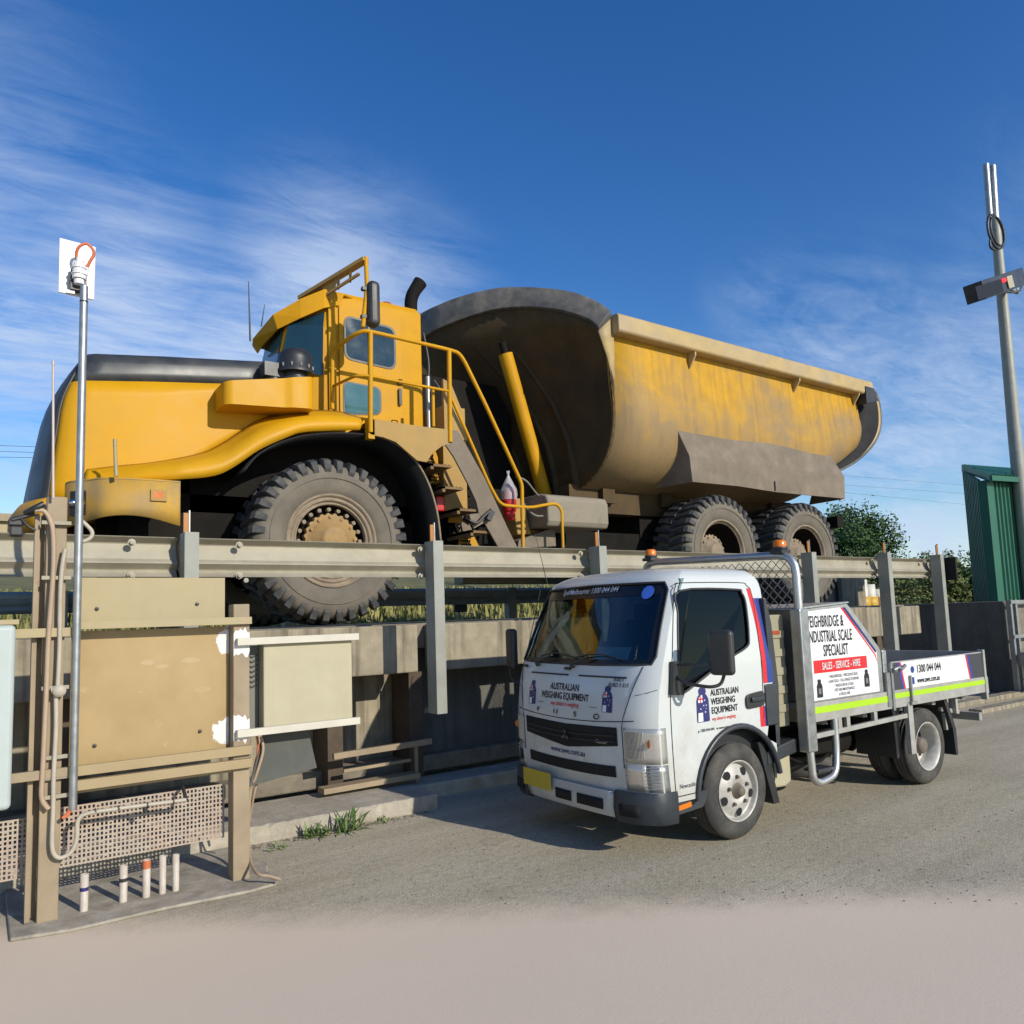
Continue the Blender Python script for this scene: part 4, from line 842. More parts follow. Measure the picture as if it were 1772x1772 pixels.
g.lathe([(.1, 0), (.1, .25)], (2.72, 8.6, 4.45), (0, 0, 1), 14); g.cbox((2.72, 8.6, 4.62), .26, .22, .16); g.build('air_precleaner', blk, dt, auto=40)
# whip aerials
g = MB(); g.tube([at(433, 590, Y=8.9), at(430, 487, Y=8.9)], [.012, .005], 6); g.build('whip_aerial', blk, dt); g = MB(); g.tube([at(452, 565, Y=9.6), at(458, 527, Y=9.6)], [.009, .004], 6); g.build('whip_aerial', blk, dt)
# ---- cab
A_ = lambda x, y, Y=8.9: at(x, y, Y=Y)
ZB, ZR = 4.12, 5.88
cab = MB(); NY, FY = 8.9, 10.2
CYc = (NY+FY)/2
xf, xr = 3.52, 4.83
wsx, wsy = 2.95, 9.14                      # corner between quarter pane and front pane
def cabloop(z, ins=0., fx=0.):
    n_, f_ = NY+ins, FY-ins
    return [Vector((xr-ins*.5, n_, z)), Vector((xf, n_, z)), Vector((wsx+fx, wsy+ins*.3, z)), Vector((wsx+fx, CYc*2-wsy-ins*.3, z)), Vector((xf, f_, z)), Vector((xr-ins*.5, f_, z))]
cab.grid([cabloop(4.02), cabloop(4.72), cabloop(4.92), cabloop(5.42, .0, .1), cabloop(5.60, .0, .25), cabloop(5.84, 0, .42), cabloop(5.92, .06, .5)], smooth=False, closed=True)
cab.add(cabloop(5.92, .06, .5), [list(range(6))]); cab.add(cabloop(4.02), [list(range(6))])
cabo = cab.build('cab', yel, dt)
md = cabo.modifiers.new('bevel', 'BEVEL'); md.width = .035; md.segments = 3; md.limit_method = 'ANGLE'; md.angle_limit = R_(25); evalmesh(cabo)
for p in cabo.data.polygons: p.use_smooth = True
cabo.data.set_sharp_from_angle(angle=R_(30))
def rrect(p0, p1, p2, p3, r, k=4):
    P_ = [Vector(q) for q in (p0, p1, p2, p3)]; out = []
    for i in range(4):
        a_ = P_[i-1]-P_[i]; b_ = P_[(i+1) % 4]-P_[i]; a_ = P_[i]+a_.normalized()*r; b_ = P_[i]+b_.normalized()*r
        for j in range(k+1): t_ = j/k; out.append(a_*(1-t_)**2+P_[i]*2*t_*(1-t_)+b_*t_*t_)
    return out
# door and its windows
g = MB(); g.prism(rrect((3.64, 8.895, 5.73), (4.51, 8.895, 5.69), (4.53, 8.895, 4.13), (3.64, 8.895, 4.16), .06), (0, -.022, 0)); door = g.build('door', yel, dt, bevel=.008)
g = MB(); wq = rrect((3.70, 8.868, 5.60), (4.42, 8.868, 5.565), (4.42, 8.868, 4.98), (3.70, 8.868, 5.02), .12); g.prism(wq, (0, -.004, 0)); g.build('window_seal', blk, door)
g = MB(); wq = rrect((3.73, 8.862, 5.57), (4.39, 8.862, 5.535), (4.39, 8.862, 5.01), (3.73, 8.862, 5.05), .1); g.prism(wq, (0, -.004, 0)); g.build('door_window', mat('dark_cab_pane', (.012, .035, .045), .06, var=.1, spec=.8), door)
g = MB(); g.box(4.02, 4.05, 8.850, 8.857, 5.0, 5.55); g.build('window_divider', blk, door)
g = MB(); g.prism(rrect((3.68, 8.868, 4.74), (4.2, 8.868, 4.72), (4.2, 8.868, 4.36), (3.68, 8.868, 4.3), .09), (0, -.004, 0)); g.build('lower_window_seal', blk, door)
g = MB(); g.prism(rrect((3.70, 8.862, 4.72), (4.17, 8.862, 4.70), (4.17, 8.862, 4.38), (3.70, 8.862, 4.32), .08), (0, -.004, 0)); g.build('lower_window', mat('teal_cab_pane', (.06, .16, .17), .08, var=.15, spec=.8), door)
g = MB(); g.cbox((4.46, 8.85, 4.83), .05, .05, .06); g.box(4.44, 4.48, 8.83, 8.86, 4.52, 4.74); g.tube([(4.30, 8.85, 4.22), (4.33, 8.83, 4.30), (4.40, 8.83, 4.30), (4.42, 8.85, 4.22)], .008, 6); g.build('handle', blk, door)
g = MB(); g.box(3.50, 3.60, 8.87, 8.895, 4.1, 5.78); g.build('door_pillar', yel, dt, bevel=.01)
# front and quarter panes
pane = MATS['dark_cab_pane']
def cp(f, z, off=.012):
    # f 0..1 along the quarter wall from (xf,NY) to (wsx,wsy) at height z
    fx = 0 if z < 4.92 else (.2*(z-4.92) if z < 5.42 else .1+.15*(z-5.42)/.18 if z < 5.6 else .25+.17*(z-5.6)/.24)
    a_ = Vector((xf, NY, z)); b_ = Vector((wsx+fx, wsy, z)); d = (b_-a_).normalized(); return a_.lerp(b_, f)+Vector((d.y, -d.x, 0))*(-off)*(-1 if d.y < 0 else 1)
def qoff(p): return p+Vector((-.012, -.012, 0))
g = MB(); g.grid([[cp(f, z, 0)+Vector((-.02, -.03, 0)) for f in (.12, .4, .7, .93)] for z in (4.78, 4.92, 5.17, 5.42, 5.5)], smooth=False); g.add([cp(f, 5.5, 0)+Vector((-.02, -.03, 0)) for f in (.12, .4, .7)]+[cp(.12, 5.6, 0)+Vector((-.02, -.03, 0))], [(0, 1, 2, 3)]); g.build('quarter_window', pane, cabo)
g = MB(); YF = CYc*2-wsy-.04; g.add([(wsx-.012, wsy+.04, 4.72), (wsx-.012, YF, 4.72), (wsx-.012+.0, YF, 4.92), (wsx-.012+.1, YF, 5.42), (wsx-.012+.1, wsy+.04, 5.42), (wsx-.012, wsy+.04, 4.92)], [(0, 1, 2, 5), (5, 2, 3, 4)]); g.build('windscreen', MATS['teal_cab_pane'], cabo)
# sun visor band
vo = [(596, 508, 8.84), (561, 500, 8.80), (519, 517, 8.92), (472, 544, 9.12), (437, 586, 9.75), (436, 598, 9.95)]
vl = [(588, 528, 8.86), (561, 533, 8.84), (521, 550, 8.96), (480, 570, 9.15), (451, 602, 9.75), (445, 612, 9.95)]
ro_ = [at(x, y, Y=Y) for x, y, Y in vo]; rl_ = [at(x, y, Y=Y) for x, y, Y in vl]
g = MB(); g.grid([rl_, ro_, [p+Vector((.55, .25, .04)) for p in ro_]], smooth=False)
g.build('sun_visor', yel, cabo, solid=.025, bevel=.008)
# roof boom with mirror
g = MB(); a = at(520, 517, Y=9.25); b2 = at(633, 449, Y=8.22)
g.beam(a, b2, .10, .045); tip = b2
m1 = at(562, 505, Y=8.85); g.beam(m1+Vector((0, 0, -.05)), a.lerp(b2, .9)+Vector((0, 0, -.13)), .03, .03)
for f in (.42, .6, .78): q = a.lerp(b2, f); g.beam(q, q+Vector((.03, .1, -.13)), .03, .03)
g.prism([a.lerp(b2, .35), a.lerp(b2, .62), a.lerp(b2, .45)+Vector((.02, 0, -.22)), a.lerp(b2, .35)+Vector((.02, .05, -.24))], (0, .02, 0)); g.build('mirror_boom', yeldust, cabo)
g = MB(); g.tube([tip+Vector((0, 0, .03)), at(635, 495, Y=8.22), at(628, 566, Y=8.22)], .026, 10); mp_ = g.build('mirror_pole', yel, cabo)
g = MB(); mc = at(645, 527, Y=8.2); g.cbox(mc, .15, .17, .56); g.build('mirror', blk, mp_, bevel=.06, seg=4)
g = MB(); g.cbox(at(630, 500, Y=8.22), .06, .06, .04); g.cbox(at(629, 548, Y=8.22), .06, .06, .04); g.build('mirror_clamp', blk, mp_)
g = MB(); g.lathe([(.09, 0), (.09, .03), (.085, .04), (.085, .13), (.07, .15), (0, .15)], (4.50, 9.3, 5.92), (0, 0, 1), 20); g.build('beacon', terra, cabo)
g = MB(); ex = at(711, 532, Y=9.3); g.tube(fillet([(ex.x, 9.3, 5.6), (ex.x, 9.3, 6.25), (ex.x+.14, 9.26, 6.48)], .12), [.09]*6+[.1], 16, cap=False); g.lathe([(.1, -.35), (.12, -.3), (.12, 0)], (ex.x, 9.3, 6.0), (0, 0, 1), 16); g.build('exhaust_stack', chas, dt, auto=60)
g = MB(); g.tube([(4.93, 8.95, 4.1), (4.93, 8.95, 5.0)], .035, 10); g.build('silver_strut', galv, dt)
g = MB(); g.tube(crom([(4.93, 8.95, 4.9), (4.95, 8.95, 5.2), (4.88, 8.95, 5.6)], 4), .02, 6); g.tube(crom([(5.0, 8.9, 4.95), (5.15, 8.85, 4.7), (5.2, 8.8, 4.45)], 4), .016, 6); g.build('hoses', blk, dt)
# behind cab equipment
g = MB(); g.box(5.0, 5.35, 8.7, 10.6, 3.1, 4.55); g.prism([(5.0, 8.65, 4.9), (5.12, 8.65, 4.85), (5.3, 8.65, 4.45), (5.35, 8.65, 4.1), (5.0, 8.65, 4.1)], (0, .05, 0)); g.build('rear_frame_tower', yeldust, dt)
# handrails
RY2 = 8.2
h = lambda x, y, Y=8.2: at(x, y, Y=Y)
def rail(g, pts, r=.026, f=.12): g.tube(fillet(pts, f), r, 10)
g = MB(); rail(g, [h(575, 708, 8.72), h(575, 606, 8.72), h(613, 579, 8.3), h(631, 571.5), h(772, 604), h(793, 610), h(803, 624), h(840, 700), h(899, 829), h(903, 840), h(905, 948)]); g.build('outer_handrail', yel, dt)
g = MB(); rail(g, [h(641, 574), h(641, 748)], .03); rail(g, [h(777, 606), h(779, 765)], .03); g.build('handrail_post', yel, dt)
g = MB(); rail(g, [h(577, 668, 8.7), h(616, 650, 8.25), h(636, 650), h(777, 677)], .018, .05); rail(g, [h(749, 672, 8.3), h(750, 738, 8.3)], .022); g.build('mid_rail', yel, dt)
g = MB(); rail(g, [h(782, 690), h(846, 837), h(866, 874), h(919, 878.5), h(941, 874), h(962, 871), h(972, 882), h(974, 948)], .022, .1); g.build('inner_handrail', yel, dt)
# stairs
for Y_ in (8.2, 9.02):
    g = MB(); o_ = Vector((0, Y_-8.2, 0)); g.prism([p+o_ for p in (h(770, 768), h(778, 744), h(793, 745), h(840, 829), h(878, 912), h(896, 948), h(863, 948), h(829, 888), h(824, 867), h(808, 833), h(785, 790))], (0, .03, 0)); g.build('stair_stringer', dustpl, dt, bevel=.005)
g = MB()
g.prism([h(812, 890), h(829, 888), h(838, 905), h(820, 915)], (0, .03, 0)); g.build('stringer_bracket', dustpl, dt, bevel=.005)
for (xa, ya) in ((770, 803), (790, 842), (815, 880), (838, 918)):
    p = h(xa, ya); g = MB(); g.box(p.x-.18, p.x+.12, 8.24, 8.85, p.z-.03, p.z); g.box(p.x-.18, p.x-.14, 8.24, 8.85, p.z-.07, p.z)
    for k in range(6): g.box(p.x-.16+k*.05, p.x-.155+k*.05, 8.25, 8.84, p.z, p.z+.012)
    g.build('stair_tread', mat('tread_brown', (.20, .12, .05), .8, var=.4) if 'tread_brown' not in MATS else MATS['tread_brown'], dt)
# grip plates and clutter behind the stairs
g = MB()
for (x0, y0, x1, y1) in ((737, 777, 762, 803), (743, 814, 780, 841), (792, 918, 830, 948), (735, 935, 745, 948), (775, 862, 800, 905)):
    g = MB(); a_ = h(x0, y0, 8.80); b_ = h(x1, y1, 8.80); sl = (b_.x-a_.x)*.35; g.prism([(a_.x+sl*.4, 8.80, a_.z), (b_.x-sl, 8.80, a_.z), (b_.x, 8.80, b_.z), (a_.x, 8.80, b_.z)], (0, .02, 0)); g.build('grip_plate', yel, dt)
g = MB(); rnd = random.Random(2)
for (x0, y0, x1, y1) in ((737, 778, 750, 803), (744, 816, 766, 841), (796, 920, 815, 946)):
    a_ = h(x0, y0, 8.795); b_ = h(x1, y1, 8.795)
    for i in range(5):
        for k in range(4): g.cbox((a_.x+(b_.x-a_.x)*(i+.5+.3*(k % 2))/5, 8.795, a_.z+(b_.z-a_.z)*(k+.5)/4), (b_.x-a_.x)*.12, .01, abs(b_.z-a_.z)*.17)
g.build('grip_holes', black_hole, dt)
g = MB(); rnd = random.Random(12)
for i in range(26):
    p = h(rnd.uniform(760, 830), rnd.uniform(830, 940), 9.0+rnd.random()*.3); s_ = rnd.uniform(.05, .16); g.cbox(p, s_, .1, s_*rnd.uniform(.5, 1.5), Matrix.Rotation(rnd.random()*.6, 3, 'Y'))
for i in range(12):
    a_ = h(rnd.uniform(755, 800), rnd.uniform(840, 880), 8.96); b_ = a_+Vector((rnd.uniform(-.2, .3), .05, -rnd.uniform(.3, .8))); g.tube(crom([a_, a_.lerp(b_, .5)+Vector((.08, -.04, -.1)), b_], 4), .013, 6)
g.build('valves_and_hoses', chas, dt)
g = MB(); g.tube(crom([h(812, 900, 8.17), h(825, 905, 8.15), h(838, 893, 8.15), h(850, 882, 8.15)], 4), .02, 8); g.cbox(h(848, 892, 8.15), .07, .05, .14, Matrix.Rotation(.5, 3, 'Y')); g.build('step_light', blk, dt)
g = MB(); g.cbox(h(760, 872, 8.6), .12, .08, .2); g.build('red_switch', red, dt, bevel=.02)
# fire extinguisher under a plastic bag
r = root('fire_extinguisher', 'red fire extinguisher under a clear plastic bag beside the yellow ladder', 'fire extinguisher', h(881, 880, 8.45))
c_ = h(881, 868, 8.45); g = MB(); g.lathe([(0, -.14), (.085, -.14), (.095, -.12), (.095, .10), (.07, .16), (.03, .19), (0, .19)], c_, (0, 0, 1), 20); g.build('cylinder', red, r)
c2 = h(882, 890, 8.45); g = MB(); g.lathe([(0, -.09), (.05, -.08), (.075, -.03), (.075, .04), (.05, .08), (0, .09)], c2, (0, 0, 1), 16); g.build('lower_bottle', red, r)
g = MB(); rows = []
for k, (rr, z) in enumerate(((.105, .02), (.108, .1), (.1, .17), (.06, .26), (.012, .36), (.025, .42))): rows.append([c_+Vector((rr*(1+.12*math.sin(j*2.3+k))*math.cos(j*.524), rr*(1+.12*math.sin(j*1.7+k))*math.sin(j*.524), z)) for j in range(12)])
g.grid(rows, closed=True); g.build('plastic_bag', bag, r)
g = MB(); g.tube(crom([h(893, 825, 8.35), h(910, 832, 8.35), h(925, 850, 8.4), h(944, 872, 8.4)], 5), .014, 6); g.tube(crom([h(905, 870, 8.4), h(915, 884, 8.3), h(930, 893, 8.3), h(950, 890, 8.3), h(958, 882, 8.3)], 5), .016, 6); g.build('grey_hoses', grey, dt)
g = MB(); g.prism([h(886, 862, 8.6), h(905, 862, 8.6), h(920, 925, 8.6), h(896, 925, 8.6)], (0, .3, 0)); g.prism([h(905, 880, 8.7), h(950, 880, 8.7), h(960, 912, 8.7), h(945, 935, 8.7), h(915, 930, 8.7)], (0, .5, 0)); g.build('hitch_casting', yeldust, dt, bevel=.02)
g = MB(); g.prism([h(898, 935, 8.5), h(960, 912, 8.5), h(962, 945, 8.5), h(896, 948, 8.5)], (0, .3, 0)); g.cbox(h(955, 898, 8.4), .2, .15, .14); g.build('hitch_guard', dustpl, dt)
# side tank
g = MB(); tx0, tx1 = 6.32, 7.42; pr = [(8.24, 3.36), (8.2, 3.28), (8.2, 3.0), (8.24, 2.93), (8.9, 2.93), (8.9, 3.40), (8.4, 3.40)]
g.prism([(tx0, y, z) for y, z in pr], (tx1-tx0, 0, 0)); g.build('side_tank', tankM, dt, bevel=.03, seg=3)
# ---- tub
def usec(X, n=28, grow=0.):
    """U section at station X, near rim -> bottom -> far rim"""
    out = []; lift = 0 if X < 12.6 else .9*((X-12.6)/1.6)**1.3
    key = [(-1.52, 6.1), (-1.54, 5.6), (-1.57, 5.1), (-1.60, 4.75), (-1.56, 4.4), (-1.42, 4.08), (-1.15, 3.83), (-.8, 3.68), (-.4, 3.62), (0, 3.6)]
    key = key+[(-a_, b_) for a_, b_ in key[-2::-1]]
    for (y, z) in key:
        zz = z+lift*max(0, (5.9-z)/2.3); out.append(Vector((X, YC+y, zz)))
    return crom(out, 3)
g = MB(); g.grid([usec(X) for X in (7.62, 8.5, 9.5, 10.5, 11.5, 12.4, 13.0, 13.6, 14.15)]); tub = g.build('tub', bodyM, dt, solid=.06, soff=1 if False else -1)
canTop = [(1058, 545, 8.18), (1035, 527, 8.35), (1000, 513, 8.65), (960, 505, 9.0), (910, 501, 9.45), (860, 503, 9.85), (800, 516, 10.35), (757, 533, 10.8), (733, 545, 11.15), (705, 562, 11.35), (670, 590, 11.55)]
CT = crom([at(x, y, Y=Y) for x, y, Y in canTop], 4)
canLow = [(1036, 572, 8.22), (1020, 557, 8.4), (985, 545, 8.68), (950, 538, 9.0), (905, 535, 9.45), (855, 540, 9.85), (800, 556, 10.35), (757, 574, 10.8), (733, 590, 11.15), (705, 612, 11.35), (670, 650, 11.55)]
CL = crom([at(x, y, Y=Y) for x, y, Y in canLow], 4)
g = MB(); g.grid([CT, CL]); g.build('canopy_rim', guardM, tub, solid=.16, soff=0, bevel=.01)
# front wall: from the U-section forward and up to the canopy rim
U = usec(7.62); nC = len(CL); 
import bisect
def resample(L_, n):
    d = [0]
    for i in range(1, len(L_)): d.append(d[-1]+(L_[i]-L_[i-1]).length)
    out = []
    for k in range(n):
        s_ = d[-1]*k/(n-1); i = min(max(bisect.bisect_left(d, s_), 1), len(L_)-1); f = (s_-d[i-1])/max(1e-6, d[i]-d[i-1]); out.append(L_[i-1].lerp(L_[i], f))
    return out
i0 = next(i for i, p in enumerate(U) if p.z < 5.15)
Uf = [p for p in U if p.z < 5.6]; Uf = resample(Uf, 40); CLr = resample([Vector((7.62, YC-1.555, 5.55))]+CL[1:]+[Vector((7.62, YC+1.555, 5.6))], 40)
rows = []
for s_ in (0, .12, .3, .5, .7, .88, 1):
    rows.append([a_.lerp(b_, s_)+Vector((.55*math.sin(s_*math.pi)*math.sin(k/39*math.pi), 0, 0)) for k, (a_, b_) in enumerate(zip(Uf, CLr))])
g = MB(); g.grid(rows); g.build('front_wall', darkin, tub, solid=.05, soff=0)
g = MB()
for y in (9.15, 9.6, 10.3):
    k = min(range(40), key=lambda k_: abs(Uf[k_].y-y)); g.tube([rows[i][k]+Vector((-.03, 0, 0)) for i in range(6)], [.08, .08, .07, .06, .04, .02], 4)
g.build('front_rib', darkin, tub)
# near top panel between rim and canopy
g = MB(); g.grid([[at(1036, 572, Y=8.22), at(1042, 590, Y=8.22), at(1052, 620, Y=8.22), at(1060, 660, Y=8.22)], [Vector((7.68, 8.215, 6.12)), Vector((7.70, 8.215, 5.9)), Vector((7.70, 8.215, 5.6)), Vector((7.68, 8.215, 5.2))]]); g.build('corner_gusset', railM, tub, solid=.02)
# floor bracing below the tub
g = MB(); g.box(7.4, 13.3, 9.05, 9.3, 3.3, 3.72); g.box(7.4, 13.3, 10.3, 10.55, 3.3, 3.72)
for X in (8.0, 9.3, 10.7, 12.2): g.box(X, X+.25, 8.95, 10.65, 3.45, 3.75)
g.build('floor_bearer', darkin, tub)
# top side rail
for sy in (-1, 1):
    g = MB(); y0 = YC+sy*1.52
    prs = [(y0, 6.17), (YC+sy*1.70, 6.16), (YC+sy*1.73, 6.12), (YC+sy*1.73, 5.90), (YC+sy*1.70, 5.87), (y0, 5.87)]
    g.prism([(7.68, y, z) for y, z in prs], (6.78, 0, -.04)); sr = g.build('side_rail', railM, tub, bevel=.015)
    for X in (9.35, 12.1, 14.0):
        g = MB(); g.prism([(X, y0-sy*.0, 5.87), (X, YC+sy*1.69, 5.87), (X, YC+sy*1.69, 5.8), (X, YC+sy*1.56, 5.62)], (.03, 0, 0)); g.build('rail_gusset', railM, sr)
    # mudguard skirt
    g = MB(); f = lambda X, a_, z: Vector((X, YC+sy*a_, z))
    g.grid([[f(8.92, 1.56, 4.66), f(10.3, 1.56, 4.63), f(11.3, 1.56, 4.68), f(13.0, 1.50, 4.72)], [f(9.1, 1.68, 4.14), f(10.2, 1.685, 4.11), f(11.2, 1.70, 4.15), f(13.3, 1.68, 4.13)], [f(9.12, 1.69, 3.72), f(10.2, 1.68, 3.73), f(11.2, 1.70, 3.69), f(13.25, 1.69, 3.70)]], smooth=False)
    g.add([f(8.92, 1.56, 4.66), f(9.1, 1.68, 4.14), f(9.12, 1.69, 3.72), f(8.98, .6, 3.72), f(8.92, .9, 4.3)], [(0, 1, 2, 3, 4)])
    g.add([f(13.0, 1.50, 4.72), f(13.3, 1.68, 4.13), f(13.25, 1.69, 3.7), f(13.3, .9, 3.7)], [(0, 1, 2, 3)])
    mg_ = g.build('mudguard', dustpl, tub, solid=.02, bevel=.006)
    g = MB(); g.box(11.14, 11.16, YC+sy*1.712-.004, YC+sy*1.712+.004, 3.71, 3.88); g.build('mudguard_slit', black_hole, mg_)
# tailgate
op = [(1498, 668), (1512, 672), (1521, 688), (1526, 715), (1525, 742), (1516, 765), (1500, 785), (1478, 803), (1450, 818)]
ip = [(1440, 803), (1462, 790), (1478, 768), (1488, 740), (1491, 715), (1489, 690), (1490, 680)]
OP = crom([at(x, y, Y=8.2) for x, y in op], 4); IP = crom([at(x, y, Y=8.2) for x, y in ip], 4)
g = MB(); lip = [p+Vector((-.10, 0, -.03)) for p in OP]
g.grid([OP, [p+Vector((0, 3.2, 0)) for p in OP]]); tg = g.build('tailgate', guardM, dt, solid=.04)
n_ = min(len(OP), len(IP)); Or = resample(OP, 24); Ir = resample(IP[::-1], 24)
g = MB(); Om = [a_.lerp(b_, .14)+Vector((0, .02, 0)) for a_, b_ in zip(Or, Ir)]
g.grid([Or, Om]); g.build('tailgate_flange', railM, tg); g = MB(); g.grid([[p+Vector((0, 3.15, 0)) for p in Or], [p+Vector((0, 3.15, 0)) for p in Om]]); g.build('tailgate_flange', railM, tg)
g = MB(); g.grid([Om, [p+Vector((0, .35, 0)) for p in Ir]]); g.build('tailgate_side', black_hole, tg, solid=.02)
g = MB(); g.grid([[p+Vector((0, 3.1, 0)) for p in Om], [p+Vector((0, 2.9, 0)) for p in Ir]]); g.build('tailgate_side', darkin, tg, solid=.02)
g = MB(); g.prism([at(1498, 668, Y=8.05), at(1512, 672, Y=8.05), at(1520, 694, Y=8.05), at(1500, 698, Y=8.05)], (0, .18, 0)); g.build('tailgate_hinge', blk, tg)
# hoist cylinder
b_ = at(945, 866, Y=9.7); t_ = at(876, 618, Y=9.7)
g = MB(); g.tube([b_, b_.lerp(t_, .3), b_.lerp(t_, 1.02)], .115, 20); hc = g.build('hoist_cylinder', yel, dt)
g = MB(); g.tube([b_.lerp(t_, 1.02), b_.lerp(t_, 1.1)], .06, 14); g.build('piston_rod', chas, hc)
g = MB(); g.box(5.45, 7.35, 10.45, 11.5, 2.7, 5.6); g.build('dark_filler_box', chas, dt, bevel=.05)  # added dark box closing the bright gap behind the cab
# mudflap edge and tail lights
g = MB(); g.box(13.25, 13.45, 8.3, 11.3, 3.2, 3.4); g.build('rear_cross_member', chas, dt)
# ================================================================ SERVICE TRUCK
tk = root('flatbed_truck', 'small white flatbed truck with sign lettering parked in front of the weighbridge', 'truck', (4.7, 4.77, 0))
NYC, FYC, YM, HW = 3.93, 5.61, 4.77, .84
XF = [(.30, 3.80), (.60, 3.775), (.95, 3.765), (1.15, 3.79), (1.33, 3.84), (1.6, 3.955), (1.93, 4.115), (1.98, 4.15), (2.02, 4.22), (2.05, 4.32)]
def xfz(z):
    if z <= XF[0][0]: return XF[0][1]
    for (a_, b_), (c_, d_) in zip(XF, XF[1:]):
        if z <= c_: return b_+(d_-b_)*(z-a_)/(c_-a_)
    return XF[-1][1]
def hwz(z): return HW-(.0 if z < 1.3 else .07*((z-1.3)/.7)) - (0 if z < 1.95 else 3.2*(z-1.95)**1.5)
def fpt(y, z, off=0.):
    t_ = (y-YM)/hwz(z); t_ = max(-1, min(1, t_)); return Vector((xfz(z)+.05*t_*t_+.11*abs(t_)**8-off, y, z))
def cabring(z, sink=0., rear=5.24):
    hw = hwz(z)-sink; pts = []; ts = [-1, -.995, -.985, -.97, -.95, -.92, -.88, -.82, -.7, -.5, -.25, 0, .25, .5, .7, .82, .88, .92, .95, .97, .985, .995, 1]
    x0 = xfz(z)+sink
    side = [rear-.04, 5.0, 4.7, 4.4, 4.2]
    pts += [Vector((rear, YM-hw+.05, z))]+[Vector((x, YM-hw, z)) for x in side if x > x0+.26]
    pts += [Vector((x0+.05*t_*t_+.11*abs(t_)**8+(.0), YM+t_*hw, z)) for t_ in ts]
    pts += [Vector((x, YM+hw, z)) for x in side[::-1] if x > x0+.26]+[Vector((rear, YM+hw-.05, z))]
    return pts
zs = [.38, .5, .65, .8, .95, 1.05, 1.15, 1.24, 1.33, 1.45, 1.6, 1.75, 1.87, 1.93, 1.965, 1.99, 2.01, 2.025]
rows = []; nref = None
for z in zs:
    rr_ = cabring(z)
    # constant count: resample the side points
    hw = hwz(z); x0 = xfz(z)+.16; rear = 5.24-(0 if z < 1.9 else (z-1.9)*.6)
    sidex = [rear-.03, rear-.2, (rear+x0)/2+.15, (rear+x0)/2-.1, x0+.12, x0+.03]
    ts = [-1, -.996, -.985, -.965, -.94, -.9, -.84, -.72, -.5, -.25, 0, .25, .5, .72, .84, .9, .94, .965, .985, .996, 1]
    pts = [Vector((rear, YM-hw+.06, z))]+[Vector((x, YM-hw, z)) for x in sidex]+[Vector((xfz(z)+.05*t_*t_+.11*abs(t_)**8, YM+t_*hw, z)) for t_ in ts]+[Vector((x, YM+hw, z)) for x in sidex[::-1]]+[Vector((rear, YM+hw-.06, z))]
    rows.append(pts)
cen = Vector((4.75, YM, 0))
for z, s_ in ((2.045, .9), (2.06, .7), (2.068, .4), (2.07, .1)):
    rows.append([Vector((cen.x+(p.x-cen.x)*s_, cen.y+(p.y-cen.y)*s_, z)) for p in rows[len(zs)-1]])

def cutter(pts, off):
    g_ = MB(); g_.prism(pts, off); o_ = g_.build('cutter', white); return o_
# side windows (through both doors), windscreen, wheel arches
SW = [(4.27, 1.865), (4.90, 1.87), (4.97, 1.84), (5.0, 1.75), (4.98, 1.5), (4.93, 1.42), (4.66, 1.33), (4.36, 1.20), (4.18, 1.13), (4.15, 1.2), (4.17, 1.4), (4.22, 1.7)]
sw3 = crom([(x, 3.6, z) for x, z in SW], 4, closed=True)
wsc = [(3.6, y, z) for y, z in ((YM-.775, 1.345), (YM-.3, 1.335), (YM+.3, 1.335), (YM+.775, 1.345), (YM+.79, 1.40), (YM+.735, 1.88), (YM+.70, 1.935), (YM, 1.945), (YM-.70, 1.935), (YM-.735, 1.88), (YM-.79, 1.40))]
def wscut():
    g_ = MB(); g_.prism(wsc, (.85, 0, 0)); return g_.build('cutter', white)
def make_cab(th):
    g = MB(); g.grid(rows, closed=True); g.add(rows[-1], [list(range(len(rows[-1])))]); o_ = g.build('cab', white, tk, solid=th)
    cs = [cutter(sw3, (0, 2.4, 0)), wscut()]
    for y_ in (3.8, 5.42): g_ = MB(); g_.lathe([(.0, 0), (.475, 0), (.475, .32), (.0, .32)], (4.75, y_, .36), (0, 1, 0), 48); cs.append(g_.build('cutter', white))
    return cut(o_, cs)
cabb = None
for th in (.025, .018, .012, .007, .004):
    if cabb is not None: bpy.data.objects.remove(cabb)
    cabb = make_cab(th); ar_ = sum(p.area for p in cabb.data.polygons)
    print('cab shell', th, len(cabb.data.polygons), round(ar_, 2))
    if ar_ > 9: break
cabb.name = 'cab'
for p in cabb.data.polygons: p.use_smooth = True
cabb.data.set_sharp_from_angle(angle=R_(28))
cabb.data.materials.clear(); cabb.data.materials.append(white)
